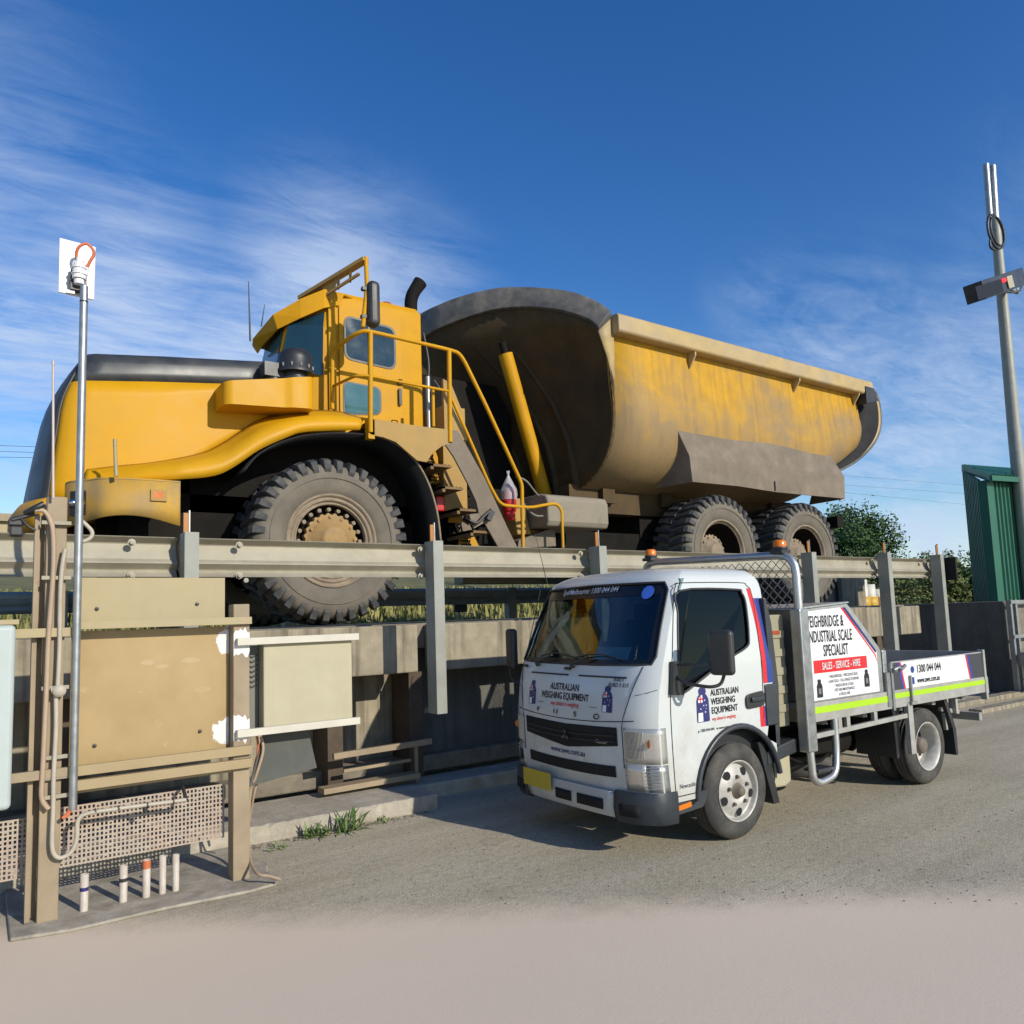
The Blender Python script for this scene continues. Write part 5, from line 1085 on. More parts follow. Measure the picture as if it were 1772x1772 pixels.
# windscreen glass follows the same curved surface, 14 mm inside
g = MB(); g.grid([[fpt(YM-.80+1.6*j/24, z, -.014) for j in range(25)] for z in [1.32+.64*k/10 for k in range(11)]]); g.build('windscreen', glass, cabb)
frit = mat('windscreen_frit', (.008, .009, .01), .25, var=.05)
g = MB()
g.grid([[fpt(YM-.76+1.52*j/24, z, -.010) for j in range(25)] for z in (1.845, 1.9, 1.945)]); g.grid([[fpt(YM-.79+1.58*j/24, z, -.010) for j in range(25)] for z in (1.335, 1.375)])
for sy in (-1, 1): g.grid([[fpt(YM+sy*(hwz(z)-.045-d), z, -.010) for z in [1.34+.6*k/8 for k in range(9)]] for d in (0, .045)])
g.build('windscreen_frit', frit, cabb)
rbt = [fpt(y, z, .003) for (_, y, z) in wsc]; 
def dens(L_, st=.03):
    out = []
    for a_, b_ in zip(L_, L_[1:]+L_[:1]):
        n_ = max(1, int((Vector(b_)-Vector(a_)).length/st)); out += [Vector(a_).lerp(Vector(b_), k/n_) for k in range(n_)]
    return out
g = MB(); g.tube([fpt(p.y, p.z, .0) for p in dens([Vector(q) for q in wsc], .05)], .009, 6, closed=True); g.build('windscreen_seal', blk, cabb)
for sy, yy in ((-1, None), (1, None)):
    def yw(z, o_=0): return YM+sy*(hwz(z)-.012+o_)
    L_ = [Vector((p.x, yw(p.z), p.z)) for p in sw3]; g = MB(); g.add(L_, [list(range(len(L_)))]); g.build('door_window', glassc, cabb)
    g = MB(); g.tube([Vector((p.x, yw(p.z, .012), p.z)) for p in sw3], .010, 6, closed=True); g.build('window_seal', blk, cabb)
# interior: dash, seats, wheel
inter = mat('dark_interior', (.018, .02, .024), .8, var=.2)
g = MB(); g.box(4.0, 4.3, 4.02, 5.52, .9, 1.33); g.box(4.0, 5.15, 4.02, 5.52, .55, .8); g.box(5.1, 5.2, 4.02, 5.5, .8, 1.95 if False else 1.3); g.build('dashboard', inter, cabb, bevel=.03)
for y in (4.35, 5.15):
    g = MB(); g.box(4.6, 5.0, y-.22, y+.22, .8, .98); g.cbox((4.98, y, 1.32), .13, .42, .68, Matrix.Rotation(.18, 3, 'Y')); g.cbox((5.05, y, 1.72), .1, .24, .16, Matrix.Rotation(.1, 3, 'Y')); g.build('seat', seatM, cabb, bevel=.04, seg=3)
g = MB(); cw = Vector((4.42, 4.38, 1.33)); ax = Vector((.55, 0, .83)).normalized(); u_ = Vector((0, 1, 0)); v_ = ax.cross(u_)
g.tube([cw+(u_*math.cos(a_*.3307)+v_*math.sin(a_*.3307))*.19 for a_ in range(19)], .014, 8, closed=True)
for a_ in (0, 2.1, 4.2): g.tube([cw, cw+(u_*math.cos(a_)+v_*math.sin(a_))*.19], .012, 6)
g.tube([cw, cw-ax*.3], .03, 8); g.build('steering_wheel', blk, cabb)
g = MB(); g.add([(3.93, 4.22, 1.365), (3.93, 4.62, 1.365), (4.03, 4.66, 1.46), (4.03, 4.27, 1.46)], [(0, 1, 2, 3)]); g.build('dash_paper', mat('pale_blue_paper', (.6, .85, .95), .8), cabb)
# panel seams on the front and the door outline
seam = mat('panel_gap', (.02, .02, .022), .8)
g = MB()
for sy in (-1, 1):
    g.tube([fpt(YM+sy*(.60+.13*max(0, z-.93)/.4), z, .001) for z in [.62+(1.33-.62)*k/10 for k in range(11)]], .0035, 5)
g.tube([fpt(YM-.70+1.4*j/20, .955-.035*(1-(abs(-1+j/10))**2), .001) for j in range(21)], .0035, 5)
for sy in (-1, 1): g.tube([fpt(YM+sy*.70, 1.13, .001), fpt(YM+sy*.78, 1.15, .001), fpt(YM+sy*.83, 1.17, .001)], .0025, 5)
DO = [(4.06, .42), (4.05, .8), (4.06, 1.15), (4.13, 1.5), (4.2, 1.82), (4.235, 1.90), (4.30, 1.925), (4.95, 1.925), (5.04, 1.90), (5.09, 1.82), (5.09, 1.4), (5.08, 1.0), (5.07, .86)]
for sy in (-1, 1): g.tube([Vector((x, YM+sy*(hwz(z)+.0005), z)) for x, z in [(p.x, p.z) for p in crom([(x, 0, z) for x, z in DO], 4)]], .004, 5)
g.tube([Vector((4.06, YM-hwz(.42)-.0005, .42)), Vector((4.3, YM-hwz(.42)-.0005, .42))], .004, 5)
g.build('panel_gaps', seam, cabb)
g = MB()
for y0, y1 in ((YM-.62, YM-.12), (YM+.0, YM+.52)):
    g.grid([[fpt(y0+(y1-y0)*j/8, z-.0*(j/8), .003) for j in range(9)] for z in (1.245, 1.258)])
g.build('front_grip_recess', blk, cabb)
# door crease and handle
g = MB(); g.prism(rrect((4.86, 3.925, 1.06), (5.08, 3.925, 1.08), (5.08, 3.925, .96), (4.86, 3.925, .95), .045), (0, -.014, 0)); g.build('door_handle_recess', blk, cabb, bevel=.005)
g = MB(); g.cbox((4.98, 3.90, 1.02), .15, .02, .035); g.build('door_handle', bump_, cabb, bevel=.008)
g = MB(); g.box(5.10, 5.25, 3.915, 3.95, .80, 1.12); g.prism([(5.085, 3.93, .7), (5.26, 3.93, .62), (5.29, 3.93, 1.1), (5.25, 3.93, 1.6), (5.2, 3.93, 1.8), (5.17, 3.93, 1.8), (5.2, 3.93, 1.1)], (0, .06, 0)); g.build('rear_corner_trim', bump_, cabb, bevel=.01)
def vstripe(x0, x1, z0, z1, ma, nm, tap=.0):
    g_ = MB(); rows_ = []
    for k in range(11):
        z = z0+(z1-z0)*k/10; y = YM-hwz(z)-.002; bend = -.055*max(0, (z-1.35)/.5)**2; rows_.append([Vector((x0+bend, y, z)), Vector((x1+bend*1.0, y, z))])
    g_.grid(rows_); g_.build(nm, ma, cabb)
vstripe(5.095, 5.145, 1.13, 1.88, sred, 'red_stripe'); vstripe(5.147, 5.215, 1.13, 1.80, blue, 'blue_stripe')
vstripe(5.03, 5.085, .80, .955, sred, 'red_stripe'); vstripe(5.087, 5.16, .80, .955, blue, 'blue_stripe')
# wheel arch lip
g = MB(); g.tube([Vector((4.75+.475*math.cos(a_), 3.925, .36+.475*math.sin(a_))) for a_ in [R_(8+172*k/20) for k in range(21)]], .022, 8); g.build('arch_lip', bump_, cabb)
g = MB()
for sy in (-1, 1):
    y0 = 3.98 if sy < 0 else 5.3
    g.grid([[Vector((4.75+.48*math.cos(a_), y, .36+.48*math.sin(a_))) for a_ in [R_(180*k/16) for k in range(17)]] for y in (y0, y0+.28)])
g.build('arch_liner', black_hole, cabb, solid=.01)
# lower door sill with orange reflector
g = MB(); g.prism([(4.0, 3.96, .36), (4.42, 3.96, .42), (4.40, 3.96, .34), (4.36, 3.96, .30), (4.0, 3.96, .28)], (0, .1, 0)); g.build('sill', bump_, cabb)
g = MB(); g.cbox((4.15, 3.955, .335), .17, .012, .035, Matrix.Rotation(R_(-5), 3, 'Y')); g.build('side_reflector', amber, cabb, bevel=.004)
# headlights
for sy in (-1, 1):
    Y0, Y1 = YM+sy*.715, YM+sy*.836
    def q(f, z, o_=0.):
        y = YM+sy*(.612+(.837-.612)*f); 
        return fpt(y, z, o_)
    g = MB(); g.grid([[q(f, z, .004) for f in [k/8 for k in range(9)]]+[Vector((fpt(YM+sy*.837, z).x+d, YM+sy*(.842), z)) for d in (.03, .07)] for z in (.66, .71, .76, .81, .86, .905)]); hl = g.build('headlight', mat('headlight_reflector', (.62, .60, .54), .25, .5, var=.1) if 'headlight_reflector' not in MATS else MATS['headlight_reflector'], tk, solid=.01, auto=50)
    g = MB()
    for k in range(16): f = .04+.04*k; g.tube([q(f, .69, .008), q(f, .885, .008)], .0035, 4)
    g.build('lens_ribs', MATS['headlight_reflector'], hl)
    c_ = q(.80, .80, .012); g = MB(); g.lathe([(0, -.012), (.022, -.01), (.03, 0)], c_, (1, -sy*-.6, 0), 14); g.build('indicator_bulb', amber, hl)
    g = MB(); g.grid([[q(f, z, .006) for f in [k/6*.66 for k in range(7)]] for z in (.47, .53, .6, .65)]); fl = g.build('fog_light', MATS['headlight_reflector'], hl, solid=.01)
    g = MB(); g.grid([[q(f, z, .012) for f in (.16, .35, .55)] for z in (.52, .61)]); g.build('fog_reflector', chrome, hl)
    g = MB(); g.grid([[q(f, z, .006) for f in (.70, .8, .9, 1.)]+[Vector((fpt(YM+sy*.837, z).x+d, YM+sy*.842, z)) for d in (.03, .07)] for z in (.45, .5, .55, .6, .65)]); g.build('ribbed_cover', galv, hl, solid=.01)
    g = MB()
    for k in range(8):
        z = .465+.024*k; g.tube([q(f, z, .012) for f in (.71, .82, .95, 1.)], .004, 4)
    g.build('cover_ribs', alu, hl)
# grille openings
def fpatch(mb, y0, y1, z00, z01, z10, z11, off, n=12, curve=0.):
    """patch on the nose between y0..y1; lower/upper heights at both ends"""
    rows_ = []
    for k in range(5):
        v = k/4; row = []
        for j in range(n+1):
            s_ = j/n; y = y0+(y1-y0)*s_; zl = z00+(z01-z00)*s_; zh = z10+(z11-z10)*s_; z = zl+(zh-zl)*v - curve*(1-(2*s_-1)**2); row.append(fpt(y, z, off))
        rows_.append(row)
    mb.grid(rows_)
g = MB(); fpatch(g, YM-.555, YM-.02, .77, .71, .90, .885, .003, curve=.0); fpatch(g, YM+.02, YM+.555, .71, .77, .885, .90, .003); fpatch(g, YM-.02, YM+.02, .71, .71, .885, .885, .003, 2); gri = g.build('grille', black_hole, cabb)
g = MB()
for z in (.80, .84): g.tube([fpt(YM-.53+1.06*j/14, z-.02*(1-(j/7-1)**2), .006) for j in range(15)], .006, 5)
g.build('grille_bars', blk, gri)
g = MB(); fpatch(g, YM-.52, YM+.52, .545, .545, .625, .625, .003, curve=.012); g.build('lower_grille', black_hole, cabb)
# three-pointed emblem
g = MB(); ec = Vector((0, YM-.02, .80))
def dia(cy, cz, ang, L_=.052, w_=.026):
    d = Vector((0, math.cos(ang), math.sin(ang))); n_ = Vector((0, -math.sin(ang), math.cos(ang))); c0_ = Vector((3.745, cy, cz))
    g.prism([c0_, c0_+d*L_/2+n_*w_/2, c0_+d*L_, c0_+d*L_/2-n_*w_/2], (-.008, 0, 0))
for a_ in (90, 210, 330): dia(ec.y, ec.z, R_(a_))
g.build('emblem', chrome, cabb)
# bumper
def bp_(y, z, o_): p = fpt(y, max(z, .45), 0); return Vector((p.x-o_, y, z))
g = MB(); rows_ = []
for z, o_ in ((.44, -.0), (.45, .035), (.43, .045), (.33, .05), (.27, .03), (.27, -.02)): rows_.append([bp_(YM-.52+1.04*j/16, z, o_) for j in range(17)])
g.grid(rows_); bm_ = g.build('front_bumper', white, tk, solid=.01, auto=40)
for sy in (-1, 1):
    g = MB(); rows_ = []
    for z, o_ in ((.46, -.01), (.465, .035), (.44, .05), (.34, .055), (.25, .035), (.24, -.02)):
        row = []
        for j in range(12):
            f = j/11; y = YM+sy*(.525+.315*f); row.append(Vector((fpt(y, .46).x-o_, y, z)))
        for x in (4.06,): row.append(Vector((x, YM+sy*(.842+(o_ if o_ > 0 else 0)*.4), z)))
        rows_.append(row)
    g.grid(rows_); bc = g.build('bumper_corner', bump_, tk, solid=.012, auto=40)
    g = MB(); rows_ = [[Vector((fpt(YM+sy*(.58+.16*j/4), .46).x-.062, YM+sy*(.58+.16*j/4), z)) for j in range(5)] for z in (.30, .38)]; g.grid(rows_); g.build('fog_recess', black_hole, bc, solid=.006)
g = MB()
for y0, y1 in ((YM-.42, YM-.14), (YM-.07, YM+.12)):
    rows_ = [[bp_(y0+(y1-y0)*j/6, z, .0565) for j in range(7)] for z in (.315, .39)]; g.grid(rows_)
g.build('bumper_intake', black_hole, bm_, solid=.004)
g = MB(); c_ = [bp_(YM+y, z, .075) for y, z in ((.21, .47), (.21, .365), (.56, .365), (.56, .47))]; 
xx = min(p.x for p in c_)-.004; g.prism([(xx+.0, YM+.15, .49), (xx, YM+.15, .355), (xx+.02, YM+.54, .355), (xx+.02, YM+.54, .49)], (.006, 0, 0)); g.build('number_plate', plate, tk, bevel=.003)
# wipers and washer nozzles
g = MB()
for y0, y1, z1 in ((YM-.05, YM-.42, 1.43), (YM+.42, YM+.05, 1.44)):
    a_ = fpt(y0, 1.335, .03); b_ = fpt((y0+y1)/2, 1.40, .035); g.tube([a_, b_], .009, 6); c0_ = fpt(y0-.02, 1.39, .02); d0 = fpt(y1-.12, 1.415, .02); g.tube([fpt(y0+(y1-.1-y0)*k/6, 1.385+.03*math.sin(k/6*3.1), .018) for k in range(7)], .006, 5); g.lathe([(0, -.02), (.02, -.015), (.022, .01)], fpt(y0, 1.325, .02), (1, 0, .3), 10)
g.tube([fpt(YM+.05, 1.30, .01), fpt(YM-.02, 1.30, .012)], .012, 6); g.tube([fpt(YM+.66, 1.30, .01), fpt(YM+.60, 1.30, .012)], .012, 6); g.build('wiper', blk, cabb)
# mirrors
g = MB(); rail(g, [Vector((4.10, 3.93, 1.28)), Vector((4.09, 3.83, 1.21)), Vector((4.18, 3.66, 1.185)), Vector((4.24, 3.62, 1.20)), Vector((4.27, 3.60, 1.30))], .012, .07); g.prism([(4.04, 3.93, 1.13), (4.16, 3.93, 1.12), (4.12, 3.93, 1.36), (4.07, 3.93, 1.36)], (0, -.04, 0)); rail(g, [Vector((4.1, 3.92, 1.34)), Vector((4.17, 3.7, 1.34)), Vector((4.25, 3.6, 1.36))], .009, .05); ma_ = g.build('mirror_arm', blk, tk)
def mirror(cx, cy, cz, ry):
    rot = Matrix.Rotation(ry, 3, 'Z'); g_ = MB(); g_.cbox((cx, cy, cz), .07, .175, .31, rot); return g_
g = mirror(4.24, 3.60, 1.42, R_(18)); mh = g.build('mirror_housing', blk, ma_, bevel=.03, seg=4)
g = MB(); rot = Matrix.Rotation(R_(18), 3, 'Z'); c_ = Vector((4.24, 3.6, 1.42)); g.cbox(c_+rot @ Vector((.036, 0, 0)), .004, .14, .27, rot); g.build('mirror_glass', chrome, ma_)
g = MB(); rail(g, [Vector((4.10, 5.6, 1.28)), Vector((4.04, 5.74, 1.12)), Vector((4.0, 5.82, 1.14)), Vector((3.98, 5.84, 1.3))], .012, .05); mf = g.build('mirror_arm', blk, tk)
g = MB(); g.cbox((3.98, 5.78, 1.43), .07, .16, .36, Matrix.Rotation(R_(-14), 3, 'Z')); g.build('mirror_housing', blk, mf, bevel=.03, seg=4)
g = MB(); g.tube([Vector((4.2, 5.5, 2.0)), Vector((4.1, 5.52, 2.45))], [.004, .002], 5); g.build('whip_aerial', blk, tk); g = MB(); g.tube([Vector((4.0, 5.55, 1.45)), Vector((4.12, 5.5, 1.95))], .004, 5); g.build('whip_aerial', blk, tk)
# ---- wheels
def small_wheel(nm_, X, face, far, rear):
    w_ = bpy.data.objects.new('wheel', None); C.objects.link(w_); w_.parent = tk; w_.location = Vector((X, face, .355))-ORG[tk.name]
    if far: w_.rotation_euler = (0, .6, math.pi)
    else: w_.rotation_euler = (0, .25 if not rear else .7, 0)
    if ('sw', rear) not in _wc:
        R0 = .355; W = .2; res = []
        def mk(nm, mb, ma):
            me = bpy.data.meshes.new(nm); me.from_pydata(mb.v, [], mb.f); bm = bmesh.new(); bm.from_mesh(me); bmesh.ops.recalc_face_normals(bm, faces=bm.faces); bm.to_mesh(me); bm.free(); me.polygons.foreach_set('use_smooth', mb.sm); me.materials.append(ma); res.append((nm, me))
        t_ = MB(); prof = [(.215, .03), (.22, .012), (.25, .0), (.30, .002), (.335, .02), (.347, .035)]
        tr = [(.352, .04), (.352, .062), (.343, .064), (.343, .072), (.354, .074), (.354, .096), (.345, .098), (.345, .104), (.354, .106), (.354, .13), (.343, .132), (.343, .14), (.352, .142), (.352, .162)]
        t_.lathe(prof+tr+[(.347, .167), (.335, .182), (.30, .198), (.25, .2), (.22, .19)], (0, 0, 0), (0, 1, 0), 64)
        if rear: t_.lathe([(a_, b_+.25) for a_, b_ in prof+tr+[(.335, .182), (.30, .198), (.25, .2)]], (0, 0, 0), (0, 1, 0), 48)
        mk('tyre', t_, rubsm); r_ = MB()
        sil = mat('painted_steel_rim', (.55, .53, .49), .5, .2, var=.1, vscale=14, dirt=(.25, .21, .16), dscale=18, damt=.5) if 'painted_steel_rim' not in MATS else MATS['painted_steel_rim']
        if not rear:
            r_.lathe([(.222, .012), (.226, .004), (.218, .004), (.21, .018), (.205, .04), (.198, .05), (.185, .045), (.16, .028), (.13, .018), (.105, .012), (.085, .012), (.075, .02), (0, .02)], (0, 0, 0), (0, 1, 0), 48)
        else:
            r_.lathe([(.222, .012), (.228, .002), (.218, .002), (.21, .02), (.198, .03), (.19, .10), (.182, .145), (.17, .15), (.12, .15), (.1, .15), (.0, .15)], (0, 0, 0), (0, 1, 0), 48)
        mk('rim', r_, sil); h_ = MB(); k_ = MB()
        if not rear:
            for i in range(5):
                a_ = 2*math.pi*i/5; h_ = MB(); h_.lathe([(0, 0), (.033, .0)], (.158*math.cos(a_), .021, .158*math.sin(a_)), (-.15*math.cos(a_), 1, -.15*math.sin(a_)), 20); mk('rim_hole', h_, black_hole)
            for i in range(5):
                a_ = 2*math.pi*(i+.5)/5; k_.lathe([(0, -.025), (.012, -.024), (.015, 0)], (.105*math.cos(a_), .014, .105*math.sin(a_)), (0, 1, 0), 8, False)
            k_.lathe([(0, -.035), (.028, -.035), (.038, -.02), (.05, .01), (.06, .016)], (0, 0, 0), (0, 1, 0), 20)
        else:
            k_.lathe([(0, .04), (.06, .04), (.075, .06), (.08, .15)], (0, 0, 0), (0, 1, 0), 20)
            for i in range(5): a_ = 2*math.pi*i/5; h_ = MB(); h_.lathe([(0, 0), (.03, .0)], (.145*math.cos(a_), .147, .145*math.sin(a_)), (0, 1, 0), 16); mk('rim_hole', h_, black_hole)
        mk('hub', k_, mat('grimy_hub', (.16, .13, .1), .7, var=.3) if 'grimy_hub' not in MATS else MATS['grimy_hub']); _wc[('sw', rear)] = res
    for nm, me in _wc[('sw', rear)]: c_ = bpy.data.objects.new(nm, me); C.objects.link(c_); c_.parent = w_
small_wheel('f', 4.75, 3.945, False, False); small_wheel('f', 4.75, 5.60, True, False); small_wheel('r', 7.49, 3.93, False, True); small_wheel('r', 7.49, 5.62, True, True)
# ---- chassis and under-tray gear
g = MB(); 
for y in (4.4, 5.1): g.box(4.3, 8.7, y-.035, y+.035, .52, .70)
g.box(4.3, 5.2, 4.2, 5.3, .35, .62); g.lathe([(.05, -.75), (.05, .75)], (7.49, YM, .355), (0, 1, 0), 10); g.lathe([(0, -.14), (.14, -.05), (.14, .05), (0, .14)], (7.49, YM, .355), (0, 1, 0), 16); g.box(5.5, 6.6, 4.45, 5.05, .4, .6)
g.lathe([(.04, -.8), (.04, .8)], (4.75, YM, .355), (0, 1, 0), 10); g.build('chassis', chas, tk)
g = MB(); g.lathe([(0, 0), (.14, 0), (.14, .42), (0, .42)], (6.1, 4.25, .52), (1, 0, 0), 16); g.box(5.9, 6.2, 4.1, 4.4, .45, .62); g.tube(crom([(5.6, 4.2, .5), (5.8, 4.15, .4), (6.1, 4.15, .38), (6.4, 4.2, .48)], 4), .014, 6); g.build('air_tank', chas, tk)
# spare tyre slung behind the step
g = MB(); g.lathe([(.2, -.09), (.28, -.1), (.335, -.08), (.35, -.03), (.35, .03), (.335, .08), (.28, .1), (.2, .09)], (6.35, 4.62, .26), (0, .12, 1), 40); g.lathe([(.2, 0), (.16, .02), (0, .02)], (6.35, 4.62, .3), (0, .12, 1), 24); g.build('spare_tyre', rubsm, tk)
# battery/tank under headboard
g = MB(); g.prism([(5.16, 3.98, .50), (5.44, 3.98, .56), (5.44, 3.98, .32), (5.36, 3.98, .29), (5.18, 3.98, .30)], (0, .45, 0)); g.build('fuel_tank', cream, tk, bevel=.02)
g = MB(); g.prism([(5.12, 3.95, .60), (5.50, 3.95, .66), (5.5, 3.95, .55), (5.12, 3.95, .49)], (0, .5, 0)); g.build('tank_cover', bump_, tk, bevel=.01)
g = MB(); g.prism([(5.02, 3.96, .68), (5.07, 3.96, .68), (5.16, 3.96, .5), (5.24, 3.96, .19), (5.17, 3.96, .19), (5.08, 3.96, .48)], (0, .22, 0)); g.build('mudflap', blk, tk)
g = MB(); g.tube(crom([(5.15, 3.97, .8), (5.19, 3.95, .74), (5.14, 3.95, .70), (5.2, 3.95, .66), (5.18, 3.96, .6)], 4), .008, 6); g.build('cab_latch', galv, tk)
# cream water tank behind the cab
g = MB(); g.box(5.30, 5.52, 4.02, 5.5, .75, 1.66)
wt = g.build('headboard_locker', mat('cream_locker', (.36, .33, .22), .55, var=.1), tk, bevel=.01)
g = MB()
for z in (.9, 1.05, 1.2, 1.35, 1.5): g.box(5.29, 5.50, 4.005, 4.019, z-.03, z+.03)
g.build('locker_rib', MATS['cream_locker'], wt)
g = MB(); g.box(5.34, 5.44, 3.999, 4.004, 1.5, 1.53); g.build('locker_reflector', terra, wt)
g = MB(); g.box(5.2, 5.29, 4.3, 5.2, .7, 2.0); g.tube([(5.28, 4.25, .9), (5.28, 4.25, 2.05)], .07, 12); g.build('snorkel', blk, tk)
# ---- tray
TY0, TY1 = 3.87, 5.67
g = MB(); g.box(5.60, 8.62, TY0, TY0+.05, .775, .93); g.box(5.60, 8.62, TY1-.05, TY1, .775, .93); g.box(5.6, 8.62, TY0+.051, TY1-.051, .88, .925); g.box(8.623, 8.67, TY0, TY1, .76, .93); tr_ = g.build('tray', alud, tk, bevel=.004)
g = MB()
for x in (5.9, 6.5, 7.1, 7.7, 8.3): g.box(x, x+.06, TY0+.1, TY1-.1, .72, .875)
g.build('cross_member', alud, tr_)
g = MB(); g.box(5.60, 6.78, TY0-.003, TY0-.0005, .842, .895); g.box(6.86, 8.60, TY0-.003, TY0-.0005, .860, .905); g.build('lime_tape', lime, tr_)
g = MB(); g.beam((5.60, TY0+.02, .66), (7.12, TY0+.02, .69), .035, .04)
for x in (5.98, 6.10, 6.52): g.box(x, x+.05, TY0+.005, TY0+.04, .67, .775)
g.box(7.06, 7.14, TY0-.01, TY0+.035, .34, .80); g.build('tray_side_rail', alud, tr_, bevel=.004)
# headboard posts
hbp = MB(); hbp.box(5.50, 5.62, 3.84, 3.94, .55, 1.70); hbo = hbp.build('headboard_post', galv, tr_, bevel=.012)
g = MB(); g.box(5.50, 5.62, 5.60, 5.70, .55, 1.70); g.build('headboard_post', galv, tr_, bevel=.012)
g = MB(); rail(g, [Vector((5.56, 3.89, 1.6)), Vector((5.56, 3.89, 2.15)), Vector((5.56, 5.65, 2.22)), Vector((5.56, 5.65, 1.6))], .035, .16); g.build('headboard_hoop', alu, tr_)
g = MB(); rail(g, [Vector((5.56, 3.88, .60)), Vector((5.55, 3.86, .33)), Vector((5.64, 3.86, .295)), Vector((5.86, 3.86, .33)), Vector((5.92, 3.88, .50)), Vector((5.94, 3.89, .78))], .03, .09); st_ = g.build('side_step', alu, tr_)
g = MB(); g.box(5.63, 5.84, 3.86, 4.0, .375, .40); g.build('step_plate', bump_, st_, bevel=.004)
# mesh
g = MB(); ym0, ym1, zm0, zm1 = 3.95, 5.62, 1.70, 2.12
k = 0; s_ = .085
y = ym0-(zm1-zm0)
while y < ym1:
    for sg in (1, -1):
        p0 = Vector((5.56, y if sg == 1 else y+(zm1-zm0), zm0)); p1 = Vector((5.56, y+(zm1-zm0) if sg == 1 else y, zm1))
        # clip to frame
        def clip(p0, p1):
            d = p1-p0; t0, t1 = 0., 1.
            for (lo_, hi_) in ((ym0, ym1),):
                if abs(d.y) < 1e-9: continue
                a_ = (lo_-p0.y)/d.y; b_ = (hi_-p0.y)/d.y; a_, b_ = min(a_, b_), max(a_, b_); t0 = max(t0, a_); t1 = min(t1, b_)
            return (p0+d*t0, p0+d*t1) if t1-t0 > .02 else None
        c_ = clip(p0, p1)
        if c_: g.beam(c_[0], c_[1], .006, .004, (1, 0, 0))
    y += s_
g.tube([(5.56, ym0, zm0), (5.56, ym1, zm0)], .012, 6); g.build('headboard_mesh', galv, tr_)
# beacons
for y in (4.03, 5.55):
    g = MB(); g.box(5.50, 5.62, y-.06, y+.06, 2.17 if y < 5 else 2.23, 2.20 if y < 5 else 2.26); z0 = 2.20 if y < 5 else 2.26; g.lathe([(0, 0), (.06, 0), (.065, .025), (0, .025)], (5.56, y, z0), (0, 0, 1), 20); bh = g.build('beacon_base', blk, tr_)
    g = MB(); g.lathe([(.052, .025), (.054, .07), (.04, .085), (0, .088)], (5.56, y, z0), (0, 0, 1), 20); g.build('beacon', amber, bh)
# toolbox with sloped back end
def tbp(Y): return [(5.63, Y, .93), (5.63, Y, 1.70), (6.24, Y, 1.735), (6.29, Y, 1.70), (6.70, Y, 1.33), (6.72, Y, 1.29), (6.72, Y, .93)]
g = MB(); g.prism(tbp(3.885), (0, 1.75, 0)); tb = g.build('toolbox', alu, tr_, bevel=.006)
tpl = mat('checker_plate', (.6, .62, .62), .35, .8, var=.2, vscale=45)
g = MB(); g.prism([(5.6, 3.87, 1.701), (6.25, 3.87, 1.737), (6.25, 3.87, 1.75), (5.6, 3.87, 1.715)], (0, 1.78, 0)); g.build('toolbox_lid', tpl, tb)
g = MB(); g.prism([(6.735, 3.88, 1.10), (6.80, 3.88, 1.10), (6.80, 3.88, 1.30), (6.735, 3.88, 1.30)], (0, 1.75, 0)); g.build('checker_box', tpl, tb, bevel=.006)
SY = 3.878
g = MB(); g.prism([(5.62, SY, .945), (5.62, SY, 1.675), (6.20, SY, 1.705), (6.64, SY, 1.30), (6.64, SY, .945)], (0, .006, 0)); sgn = g.build('sign_board', whitep, tb)
yy = SY-.0015
g = MB(); g.add([(6.13, yy, 1.70), (6.16, yy, 1.70), (6.62, yy, 1.27), (6.64, yy, 1.20), (6.60, yy, 1.27)], [(0, 1, 2, 3, 4)]); g.build('red_sign_edge', sred, sgn); g = MB(); g.add([(5.63, yy, .96), (5.65, yy, .96), (5.625, yy, 1.2)], [(0, 1, 2)]); g.build('red_sign_edge', sred, sgn)
g = MB(); g.add([(6.155, yy-.0004, 1.702), (6.20, yy-.0004, 1.703), (6.638, yy-.0004, 1.302), (6.62, yy-.0004, 1.285)], [(0, 1, 2, 3)]); g.build('blue_sign_edge', navy, sgn); g = MB(); g.add([(5.622, yy-.0004, .95), (5.638, yy-.0004, .95), (5.622, yy-.0004, 1.1)], [(0, 1, 2)]); g.build('blue_sign_edge', navy, sgn)
UX, VZ = (1, 0, 0), (0, 0, 1)
def st(s, x, z, size, ma, parent, name, cond=.62, bold=.012, align='CENTER', y=SY, **k): return text(s, name, ma, parent, (x, y, z), UX, VZ, size, cond, bold, align, off=.003, **k)
st('WEIGHBRIDGE &', 5.88, 1.545, .135, inkb, sgn, 'sign_lettering', .52, .014, sp=1.06); st('INDUSTRIAL SCALE', 5.955, 1.42, .135, inkb, sgn, 'sign_lettering', .52, .014, sp=1.06); st('SPECIALIST', 6.02, 1.30, .135, inkb, sgn, 'sign_lettering', .52, .014, sp=1.06)
g = MB(); g.box(5.69, 6.47, SY-.003, SY-.0005, 1.165, 1.27); g.build('red_banner', sred, sgn)
st('SALES - SERVICE - HIRE', 6.08, 1.19, .085, whitep, sgn, 'banner_lettering', .62, .012, y=SY-.003, sp=1.06)
for z, s_ in ((1.115, '\u2022 WEIGHBRIDGES  \u2022 PRECISION SCALES'), (1.075, '\u2022 LOAD CELLS  \u2022 FULL RANGE OF REPAIRS'), (1.035, '\u2022 TRADE & RETAIL SCALES'), (.998, '\u2022 TEST AND MAINTENANCE'), (.96, '& TRUCK HIRE')): st(s_, 6.10, z, .034, inkg, sgn, 'sign_small_lettering', .72, .01)
